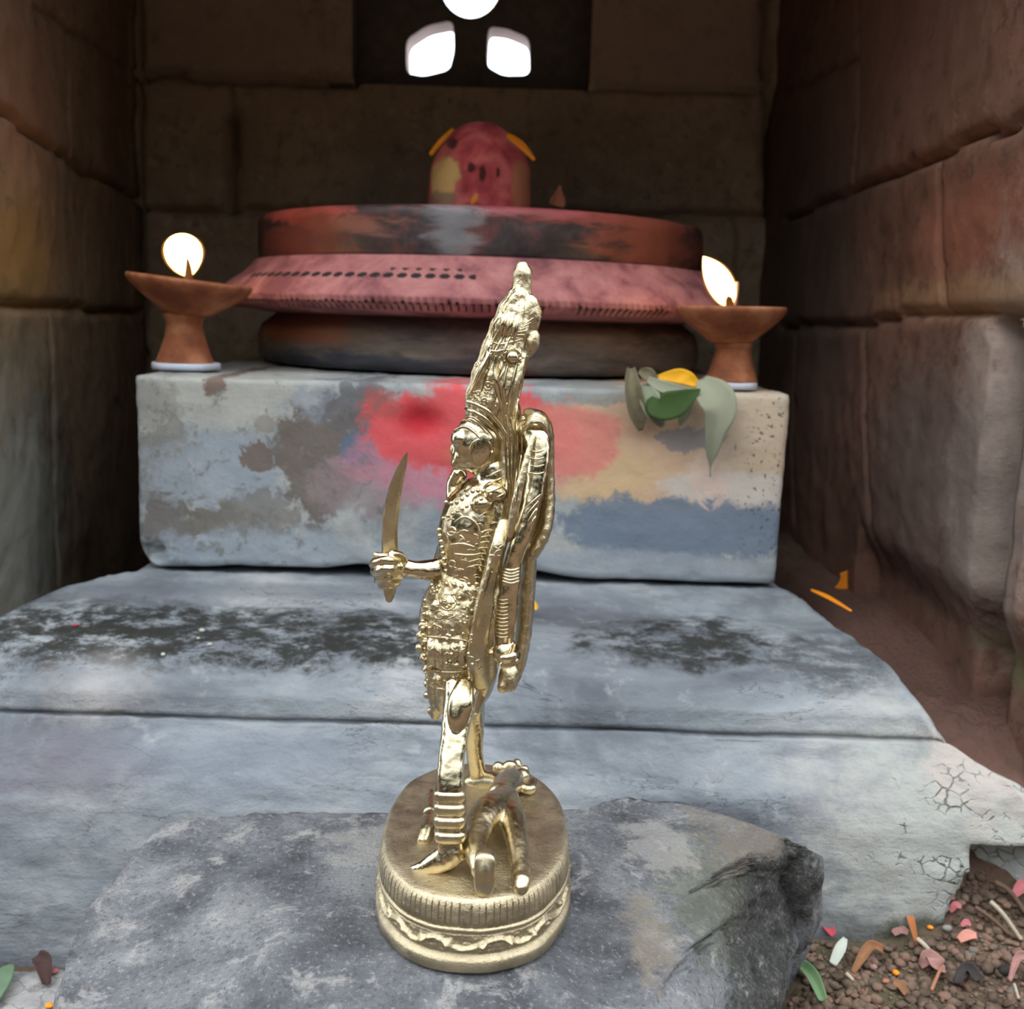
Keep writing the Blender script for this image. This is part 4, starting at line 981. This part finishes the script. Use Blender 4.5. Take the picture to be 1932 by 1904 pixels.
for i, (px, py) in enumerate([(849, 1494), (849, 1518), (849, 1542), (850, 1570)]):
    dy = -.0365-.0012*i; c = S(px, py, dy); u = kpx(py, Y0+dy)
    prf = [(20, -11), (26, -10), (28.5, -5), (28.5, 5), (26, 10), (20, 11)]
    v_, f_ = lathe([(r*u, z*u*1.05) for r, z in prf], 40, (0, 0, 0), disp=lambda r, z, th, j: (r*1.06/(abs(math.cos(th))**4+abs(math.sin(th))**4)**.25, z)); Rm = Matrix.Rotation(rad(4), 3, 'X')
    mesh_obj('anklet', ([Rm @ a_ + c for a_ in v_], f_), MB_T, stat)
# sword
def blade():
    sp = catmull([[737, 1062, 16], [735, 1010, 15], [739, 960, 14.5], [748, 915, 12], [759, 880, 8], [767, 858, 3.2], [769, 853, 1]], 6)
    vs, fs = [], []
    for i, (px, py, hw) in enumerate(sp):
        a_ = sp[max(0, i-1)]; b_ = sp[min(len(sp)-1, i+1)]; tx, ty = b_[0]-a_[0], b_[1]-a_[1]; l = math.hypot(tx, ty); nx, ny = -ty/l, tx/l
        for s_, dy in ((-1, -.0004), (-.82, -.0022), (.60, -.0022), (1, -.0004), (.60, .0022), (-.82, .0022)):
            vs.append(S(px+nx*hw*s_, py+ny*hw*s_, -.004+dy))
    n = len(sp)
    for i in range(n-1):
        for k in range(6): fs.append((i*6+k, i*6+(k+1) % 6, (i+1)*6+(k+1) % 6, (i+1)*6+k))
    fs.append(tuple(range(6))); fs.append(tuple(range((n-1)*6, n*6))); return vs, fs
swd = mesh_obj('sword', blade(), MB_T, stat, smooth=False)
sub_obj('hilt', join(ST_([(736, 1096, -.004, 13), (735, 1118, -.004, 11), (734, 1133, -.004, 6)], .7, 8, 3), ST_([(708, 1046, -.004, 5), (722, 1052, -.006, 9), (748, 1054, -.006, 8), (756, 1046, -.004, 4)], .8)), MB_T, swd, stat)
# reclining figure under her feet
rec = [ST_([(955, 1508, .008, 26), (920, 1532, -.014, 30), (901, 1570, -.030, 26), (899, 1612, -.046, 22), (908, 1642, -.0545, 20)]), ST_([(957, 1515, .006, 26), (966, 1545, -.012, 25), (976, 1592, -.030, 22), (982, 1636, -.044, 20), (984, 1664, -.053, 17)]),
       ST_([(945, 1502, .012, 26), (958, 1482, .032, 27), (966, 1470, .046, 22)]), SB(984, 1466, .052, 18, 17, 17), ST_([(975, 1482, .034, 11), (1000, 1490, .030, 10), (1006, 1476, .036, 10)]), SB(962, 1448, .060, 15, 14, 12), SB(940, 1450, .058, 12, 14, 12), SB(990, 1452, .060, 9), SB(975, 1440, .064, 9),
       ST_([(892, 1480, .045, 22), (925, 1476, .040, 22), (950, 1480, .034, 18)]), ST_([(815, 1495, .020, 9), (812, 1530, .004, 14), (806, 1562, -.012, 15), (798, 1588, -.020, 12)])]
# flat foot sole turned to the viewer
def sole(px, py, dy, hw, hh, th=.006):
    c = S(px, py, dy); u = kpx(py, Y0+dy); n = 28; vs = []
    for s_, f_ in ((0, .90), (.15, 1.0), (.9, 1.0), (1, .9)):
        for i in range(n):
            t = 2*math.pi*i/n; x = math.copysign(abs(math.cos(t))**.6, math.cos(t))*hw*(1+.16*math.sin(t)); z = math.copysign(abs(math.sin(t))**.6, math.sin(t))*hh
            vs.append(c+V((x*u*f_, th*s_ + z*u*.18, z*u*f_)))
    fs = [tuple(range(n))] + [(j*n+i, j*n+(i+1) % n, (j+1)*n+(i+1) % n, (j+1)*n+i) for j in range(3) for i in range(n)] + [tuple(range(3*n, 4*n))]
    return vs, fs
rec += [ST_([(985, 1660, -.054, 17), (982, 1678, -.058, 15)])]
rv_ = fuse(join(*rec), .0008, 3, .0002, 260)
rf_ = mesh_obj('reclining_figure', rv_, MB_T, stat)
sub_obj('foot_sole', sole(914, 1655, -.062, 20, 40), MB_T, rf_, stat)

# ------------------------------------------------------------------ leaves, petals, debris
def strip(name, spine, mat, cup=.25, tilt=0.0, fold=0.0, thick=.0005, nw=8, view=V((0, -1, .25)), label=None, cat=None, group=None, world=None, wav=.0, close=True):
    """leaf or petal: spine of (px, py, Y, half width px) or world points [(Vector, half width)]"""
    if world is None: sp = [[*at(a_, b_, c_), d_*kpx(b_, c_)] for a_, b_, c_, d_ in spine]
    else: sp = [[*p, r] for p, r in world]
    sp = catmull(sp, 6); n = len(sp); top, bot = [], []
    vw = view.normalized(); sd = hash(len(label or '')+len(spine or world)) % 97
    for i, q in enumerate(sp):
        P = V(q[:3]); T = (V(sp[min(n-1, i+1)][:3])-V(sp[max(0, i-1)][:3])).normalized()
        c = T.cross(vw).normalized(); c = (c*math.cos(tilt)+vw*math.sin(tilt)); c = (c-T*c.dot(T)).normalized(); nn = c.cross(T).normalized()
        for j in range(nw+1):
            s_ = -1+2*j/nw; w_ = max(q[3], .0003)
            o = P + c*(s_*w_) + nn*(w_*(cup*(s_*s_) + fold*abs(s_) + wav*math.sin(i*.9+s_*2+sd)))
            top.append(o+nn*thick/2); bot.append(o-nn*thick/2)
    m_ = nw+1; vs = top+bot; N = len(top); fs = []
    for i in range(n-1):
        for j in range(nw):
            a_ = i*m_+j; fs.append((a_, a_+1, a_+m_+1, a_+m_)); fs.append((N+a_, N+a_+m_, N+a_+m_+1, N+a_+1))
    ring = [j for j in range(m_)]+[i*m_+nw for i in range(1, n)]+[(n-1)*m_+j for j in range(nw-1, -1, -1)]+[i*m_ for i in range(n-2, 0, -1)]
    for a_, b_ in zip(ring, ring[1:]+ring[:1]): fs.append((a_, b_, N+b_, N+a_))
    return tag(mesh_obj(name, (vs, fs), mat), label, cat, group)
M_GREEN = flat('green_leaf', (.045, .085, .022), .7, .25, 90, .2, .1)
M_PALE = flat('pale_leaf_underside', (.25, .285, .20), .7, .15, 90, .3, .1)
M_SAGE = flat('sage_leaf', (.31, .325, .235), .7, .15, 70, .3, .1)
M_DRYL = flat('dried_leaf', (.19, .165, .105), .85, .45, 160, .2, .3)
M_YEL = flat('yellow_petal', (.85, .42, .01), .6, .15, 120)
M_ORG = flat('orange_petal', (.85, .27, .012), .6, .2, 100)
M_BRN = flat('brown_leaf', (.25, .12, .06), .85, .4, 150, .2, .3)
M_PNK = flat('pink_petal', (.42, .13, .14), .7, .2, 120)
M_RED = flat('red_petal', (.38, .05, .065), .7, .2, 120)
M_PPL = flat('dusty_pink_leaf', (.32, .17, .15), .85, .3, 150, .2, .3)
M_TWG = flat('twig_bark', (.13, .085, .06), .9, .5, 160, .2, .4)
M_TWP = flat('pale_twig_bark', (.42, .36, .28), .9, .4, 160, .2, .4)
M_BLK = flat('dark_leaf', (.035, .03, .028), .8, .4, 150)
M_STN = flat('brown_pebble', (.15, .115, .085), .9, .35, 120, .2, .4)
M_GRS = flat('grey_pebble', (.24, .23, .21), .9, .3, 120, .2, .4)
M_WHT = flat('white_crumb', (.44, .46, .40), .8, .15, 200)
LY = .790
strip('dry_leaf', [(1190, 696, .798, 7), (1192, 730, LY, 15), (1199, 772, LY, 17), (1208, 812, .794, 4)], M_DRYL, cup=1.0, label='curled grey-brown dry leaf, leftmost of the leaves on the block edge', cat='leaf')
strip('leaf', [(1216, 726, .802, 5), (1226, 755, LY, 20), (1238, 782, LY, 18), (1250, 806, .792, 3)], M_PALE, cup=.35, fold=.15, label='pale grey-green leaf beside the curled dry leaf, hanging over the block edge', cat='leaf')
strip('leaf', [(1321, 735, .785, 2), (1296, 750, .783, 17), (1268, 764, .783, 27), (1240, 768, .785, 22), (1224, 752, .79, 8)], M_GREEN, cup=.12, label='dark green leaf in the middle of the leaves on the block edge', cat='leaf')
strip('leaf', [(1304, 738, .802, 3), (1300, 750, .794, 5), (1292, 775, .793, 11), (1283, 802, .795, 3)], M_PALE, cup=.4, label='small pale leaf tip hanging below the dark green leaf', cat='leaf')
strip('leaf', [(1222, 716, .80, 6), (1254, 731, .796, 12), (1300, 737, .792, 5)], M_SAGE, cup=.2, label='pale leaf lying between the yellow petal and the dark green leaf', cat='leaf')
strip('dry_leaf', [(1206, 700, .806, 5), (1222, 708, .804, 13), (1240, 722, .80, 6)], M_DRYL, cup=.6, label='crumpled dry leaf behind the pale leaf, left of the yellow petal', cat='leaf')
strip('petal', [(1240, 712, .803, 4), (1278, 710, .80, 14), (1300, 716, .798, 13), (1319, 730, .797, 4)], M_YEL, cup=.2, wav=.06, label='bright yellow petal on the leaves at the block edge', cat='petal')
lf = strip('leaf', [(1324, 716, .800, 10), (1345, 745, .788, 33), (1357, 775, .783, 31), (1349, 815, .785, 19), (1343, 850, .789, 12), (1340, 880, .794, 2), (1340, 899, .796, 2)], M_SAGE, cup=.2, fold=.2, label='long pale drooping leaf below the right clay lamp', cat='leaf')
# petals on the dome
strip('petal', [(812, 293, Yl-.045, 5), (832, 268, Yl-.045, 7), (856, 243, Yl-.035, 4)], M_ORG, cup=.2, tilt=.6, label='orange petal on the left shoulder of the domed stone', cat='petal')
strip('petal', [(956, 254, Yl-.035, 4), (982, 272, Yl-.045, 7), (1009, 302, Yl-.052, 3)], M_ORG, cup=.2, tilt=-.6, label='orange petal on the right shoulder of the domed stone', cat='petal')
strip('petal', [(900, 366, Yl-.058, 2), (895, 376, Yl-.060, 5), (889, 386, Yl-.062, 2)], M_ORG, cup=.2, label='tiny orange petal at the foot of the domed stone', cat='petal')
strip('dried_flower', [(1056, 350, YC-.16, 1.5), (1054, 366, YC-.16, 8), (1052, 381, YC-.16, 15), (1050, 389, YC-.16, 14)], flat('dark_flower', (.15, .05, .022), .85), cup=.5, label='small brown dried flower on the drum edge right of the domed stone', cat='dried flower')
# petals and crumbs on the plinth
strip('petal', [(994, 1148, .752, 3), (1003, 1141, .752, 9), (1014, 1149, .750, 3)], M_YEL, cup=.3, label='yellow petal on the plinth just behind the statue', cat='petal')
def on_plinth(px, py):
    d = ray(px, py).normalized(); h = BVP.ray_cast(CAM, d, 3); return h[0] if h[0] is not None else at(px, py, .7)
pl = bpy.data.objects['stone_plinth']; BVP = BVHTree.FromPolygons([v.co+pl.location for v in pl.data.vertices], [tuple(p.vertices) for p in pl.data.polygons])
def crumb(name, px, py, r, mat, label, cat, fl_=.6, where=on_plinth):
    c = where(px, py); u = kpx(py, c.y)
    tag(mesh_obj(name, ball(c+V((0, 0, r*u*fl_*.7)), (r*u, r*u*.8, r*u*fl_), 12, 8, Matrix.Rotation(px*.7, 3, 'Z'), f=lambda v: v*(1+.22*noise.noise(v*(1.7/(r*u))+V((px, py, 0))))), mat), label, cat)
crumb('petal_scrap', 142, 1181, 7, M_RED, 'tiny red petal scrap on the far left of the plinth', 'petal', .35)
crumb('crumb', 381, 1192, 6, M_WHT, 'pale crumb on the dark mossy band of the plinth, topmost of four', 'crumb')
crumb('crumb', 374, 1206, 4, M_WHT, 'smallest pale crumb just under the topmost one on the plinth', 'crumb')
crumb('crumb', 396, 1218, 5.5, M_WHT, 'pale crumb on the plinth, rightmost of four', 'crumb')
crumb('crumb', 308, 1237, 5.5, M_WHT, 'pale crumb on the plinth, lowest and leftmost of four', 'crumb')
# soil on the right
g = lambda px, py, up=.001: at_ground(px, py, up)
def gstrip(name, pts, mat, label, cat, **k):      # pts (px, py, half width px, lift m)
    wp = []
    for px, py, hw, up in pts:
        p = g(px, py, up); wp.append((p, hw*kpx(py, p.y)))
    return strip(name, None, mat, label=label, cat=cat, world=wp, view=k.pop('view', V((0, -.55, .83))), **k)
def twig(pts, r, mat, label, cat='twig', name='twig'):
    P = [g(px, py, up) for px, py, up in pts]; R = [r*kpx(py, P[0].y)*(1-.25*i/len(pts)) for i, (px, py, up) in enumerate(pts)]
    return tag(mesh_obj(name, tube(P, R, None, 10, 5, ref=V((.2, .3, 1)), mod=lambda u, th: 1+.2*noise.noise(V((u*9, math.cos(th), math.sin(th))))), mat), label, cat)
pq = g(1597, 1112); strip('petal', [(1570, 1116, pq.y, 2), (1588, 1108, pq.y, 11), (1600, 1100, pq.y+.002, 24), (1610, 1086, pq.y+.004, 16), (1612, 1076, pq.y+.01, 3)], M_ORG, cup=.15, label='orange petal on the soil beside the right wall', cat='petal')
strip('petal', [(1530, 1113, .80, 2), (1562, 1127, .775, 4), (1606, 1153, .74, 2)], M_ORG, cup=.2, label='thin orange petal along the right edge of the plinth', cat='petal')
gstrip('petal', [(1549, 1754, 5, .012), (1556, 1766, 11, .008), (1572, 1778, 6, .004)], M_RED, 'crimson petal against the plinth right of the boulder', 'petal', cup=.4)
gstrip('petal', [(1592, 1802, 4, .010), (1582, 1816, 10, .008), (1570, 1829, 7, .003)], M_WHT, 'white petal on the soil right of the boulder', 'petal', cup=.3)
gstrip('dry_leaf', [(1608, 1846, 4, .003), (1622, 1830, 8, .007), (1640, 1812, 9, .009), (1664, 1812, 8, .005)], M_BRN, 'rust-brown curled dry leaf right of the white petal', 'leaf', cup=.6, wav=.1)
gstrip('dry_leaf', [(1708, 1752, 4, .010), (1714, 1772, 7, .012), (1728, 1798, 3, .004)], flat('rust_leaf', (.36, .13, .045), .8), 'narrow curved rust leaf standing at the plinth foot', 'leaf', cup=.5)
twig([(1729, 1795, .008), (1745, 1812, .007), (1778, 1834, .003)], 4.5, M_TWP, 'pale-tipped twig below the narrow rust leaf')
twig([(1657, 1757, .006), (1668, 1763, .006), (1682, 1770, .004)], 4, M_TWG, 'short dark twig at the plinth foot, left of the narrow rust leaf')
twig([(1838, 1742, .010), (1865, 1760, .010), (1900, 1778, .005)], 4, M_TWG, 'dark twig, left of the two long ones near the right frame edge')
twig([(1866, 1738, .012), (1890, 1756, .010), (1924, 1783, .004)], 4.5, M_TWP, 'pale long twig crossing the soil near the right frame edge')
twig([(1876, 1697, .010), (1900, 1718, .012), (1931, 1748, .008)], 5, M_TWG, 'thick brown twig under the broken plinth end')
twig([(1596, 1851, .003), (1608, 1862, .004)], 3.5, M_TWP, 'short pale stick near the bottom, above the green leaf')
twig([(1756, 1884, .005), (1768, 1862, .008), (1776, 1843, .006)], 3.5, flat('rust_twig', (.32, .15, .09), .85), 'rust-coloured twig near the bottom, under the crumpled pinkish leaf')
twig([(1912, 1870, .004), (1920, 1896, .004)], 3, M_TWP, 'thin pale stick in the lower right corner')
gstrip('dry_leaf', [(1752, 1718, 6, .006), (1776, 1714, 13, .008), (1798, 1708, 8, .006)], M_PPL, 'flat dusty-pink leaf at the plinth foot', 'leaf', cup=.2, wav=.1)
gstrip('petal', [(1790, 1740, 4, .006), (1800, 1737, 7, .008), (1811, 1734, 4, .006)], M_PNK, 'small pink petal below the flat dusty-pink leaf', 'petal', cup=.3)
gstrip('petal', [(1807, 1792, 6, .006), (1823, 1788, 10, .008), (1840, 1787, 5, .006)], flat('salmon_petal', (.55, .23, .18), .7), 'round salmon-pink petal in the middle of the soil patch', 'petal', cup=.25)
gstrip('petal', [(1810, 1778, 3, .010), (1819, 1774, 6, .011), (1828, 1776, 3, .010)], M_PNK, 'tiny pink petal on top of the salmon-pink one', 'petal', cup=.4)
gstrip('petal', [(1908, 1724, 5, .010), (1922, 1714, 11, .013), (1936, 1702, 8, .012)], M_PNK, 'large pink petal at the right frame edge', 'petal', cup=.4)
gstrip('dry_leaf', [(1684, 1776, 5, .004), (1696, 1772, 9, .006), (1712, 1774, 5, .004)], M_PPL, 'small dusty-pink leaf scrap left of the narrow rust leaf', 'leaf', cup=.3)
gstrip('dry_leaf', [(1735, 1838, 5, .004), (1752, 1836, 14, .010), (1770, 1848, 12, .007), (1782, 1842, 4, .004)], M_PPL, 'crumpled pinkish-brown leaf in the middle of the lower soil', 'leaf', cup=.6, wav=.35)
gstrip('dry_leaf', [(1800, 1866, 6, .004), (1822, 1858, 13, .009), (1846, 1866, 10, .005)], M_BLK, 'black rotted leaf near the bottom right', 'leaf', cup=.5, wav=.3)
gstrip('dry_leaf', [(1932, 1838, 10, .010), (1914, 1848, 7, .012), (1902, 1868, 4, .005)], M_PPL, 'curled pale brown leaf at the right frame edge, low down', 'leaf', cup=.7, wav=.2)
gstrip('dry_leaf', [(1684, 1868, 4, .004), (1696, 1878, 9, .006), (1708, 1888, 5, .003)], M_BRN, 'oval light brown leaf scrap near the bottom', 'leaf', cup=.3)
crumb('clay_crumb', 1690, 1843, 8, M_ORG, 'bright orange crumb in the middle of the soil patch', 'crumb', .6, g)
crumb('clay_crumb', 1670, 1858, 7, flat('brick', (.40, .15, .09), .9), 'brick-red crumb left of the light brown leaf scrap', 'crumb', .6, g)
crumb('clay_crumb', 1754, 1758, 6, M_ORG, 'small orange crumb beside the narrow rust leaf', 'crumb', .6, g)
crumb('pebble', 1647, 1832, 8, M_PPL, 'pinkish pebble below the rust-brown curled leaf', 'pebble', .6, g)
crumb('pebble', 1733, 1732, 22, M_STN, 'large brown clod at the plinth foot', 'clod', .75, g)
crumb('pebble', 1511, 1844, 14, M_STN, 'rounded brown pebble at the foot of the boulder', 'pebble', .7, g)
crumb('pebble', 1786, 1760, 9, M_GRS, 'small grey pebble left of the salmon-pink petal', 'pebble', .7, g)
crumb('pebble', 1895, 1842, 13, M_BLK, 'dark pebble beside the curled leaf at the right frame edge', 'pebble', .7, g)
crumb('pebble', 1872, 1796, 8, M_STN, 'small brown pebble below the pale long twig', 'pebble', .7, g)
# green leaf by the boulder
gstrip('leaf', [(1470, 1850, 3, .012), (1497, 1860, 9, .014), (1526, 1880, 13, .012), (1550, 1910, 9, .006)], flat('fresh_leaf', (.13, .22, .105), .6, .2, 90, .4), 'fresh green leaf on the soil under the right end of the boulder', 'leaf', cup=.3, fold=.5)
gstrip('leaf', [(1482, 1858, 3, .010), (1468, 1868, 12, .008), (1452, 1874, 14, .006), (1442, 1868, 4, .004)], flat('shaded_leaf', (.09, .15, .085), .55), 'folded dark green leaf tucked under the boulder', 'leaf', cup=.4)
# lower left corner
fz = rough_box((-.36, .40, -.07), (-.212, .575, -.016), .006, .008, lambda p, n: .004*fn(p, 20, 4)+.001*fn(p, 90, 4))
m = Mat('pale_crackled_stone', .85, 0, .25)
n1 = m.noise(40, 7, .7); ck = m.math('SUBTRACT', 1, m.step(m.voro(70, vec=m.warp(.02)), .0, .05))
col = m.ramp(n1, [(.36, (.16, .16, .165)), (.5, (.28, .275, .27)), (.66, (.40, .385, .37))])
col = m.mix(m.math('MULTIPLY', ck, .7), col, (.14, .13, .12))
tag(mesh_obj('paving_stone', fz, m.out(col, None, m.bump(n1, .5, .003))), 'pale crackled stone in the lower left corner', 'stone')
BVS = BVHTree.FromPolygons(fz[0], fz[1])
def on_slab(px, py, up=0.001):
    d = ray(px, py).normalized(); h = BVS.ray_cast(CAM, d, 3); return (h[0] if h[0] is not None else atz(px, py, -.014)) + V((0, 0, up))
g0 = g; g = on_slab
gstrip('leaf', [(-30, 1925, 14, .004), (-6, 1880, 26, .006), (12, 1850, 16, .006), (24, 1832, 3, .004)], flat('grey_green_leaf', (.10, .16, .095), .6), 'green leaf at the left frame edge, on the pale stone', 'leaf', cup=.15)
gstrip('dry_leaf', [(70, 1818, 8, .004), (84, 1838, 16, .007), (90, 1866, 8, .003)], flat('maroon_leaf', (.05, .025, .022), .8), 'dark maroon dried leaf between the pale stone and the boulder', 'leaf', cup=.6, wav=.2)
crumb('petal_scrap', 103, 1838, 8, M_PNK, 'pink petal scrap touching the dark maroon leaf', 'petal', .5, on_slab)
crumb('petal_scrap', 93, 1902, 9, M_ORG, 'orange petal scrap at the bottom frame edge by the boulder', 'petal', .4, on_slab)
g = g0
rk = bpy.data.objects['boulder']; BVK = BVHTree.FromPolygons([v.co+rk.location for v in rk.data.vertices], [tuple(p.vertices) for p in rk.data.polygons])
def crumbs():
    random.seed(21); parts = []
    while len(parts) < 1500:
        px, py = random.uniform(1420, 1990), random.uniform(1640, 1930)
        p = g(px, py, 0)
        if p.y > .74 or p.x < .10: continue
        d = p-CAM; L_ = d.length; d.normalize()
        if any(b.ray_cast(CAM, d, L_-.002)[0] is not None or b.find_nearest(p, .006)[0] is not None for b in (BVP, BVK)): continue
        r = random.choice((.0009, .0011, .0014, .0018, .0024, .0036))*random.uniform(.7, 1.2)
        o = V((random.random()*90, random.random()*90, 0))
        parts.append(ball(p+V((0, 0, r*.3)), (r, r*random.uniform(.6, 1), r*random.uniform(.4, .8)), 8, 6, Matrix.Rotation(random.uniform(0, 6), 3, 'Z'), f=lambda v: v*(1+.35*noise.noise(v*(1.6/r)+o))))
    return join(*parts)
m = Mat('soil_crumb', .9, 0, .2); n1 = m.noise(70, 2, .5); n2 = m.noise(300, 5, .7, off=3)
col = m.ramp(n1, [(.3, (.06, .042, .032)), (.45, (.12, .082, .06)), (.55, (.17, .12, .088)), (.66, (.22, .125, .09)), (.7, (.16, .15, .13))])
tag(mesh_obj('soil_crumbs', crumbs(), m.out(col, None, m.bump(n2, .6, .002))), 'loose crumbs of brown soil at the foot of the plinth', 'soil', None, 'stuff')
#@@PART4

for n_, l_ in (('rim', 'pink powdered rim with a row of dark punched dots'), ('drum', 'dark oiled drum with red smears'), ('foot_ring', 'pale blue-white ring under the lamp foot'), ('foot_ring.001', 'pale blue-white ring under the lamp foot'), ('pedestal', 'satin oval pedestal')):
    if n_ in bpy.data.objects: bpy.data.objects[n_]['label'] = l_
SC.view_settings.view_transform = 'Standard'; SC.view_settings.look = 'None'; SC.view_settings.gamma = 1; SC.view_settings.exposure = EXPO
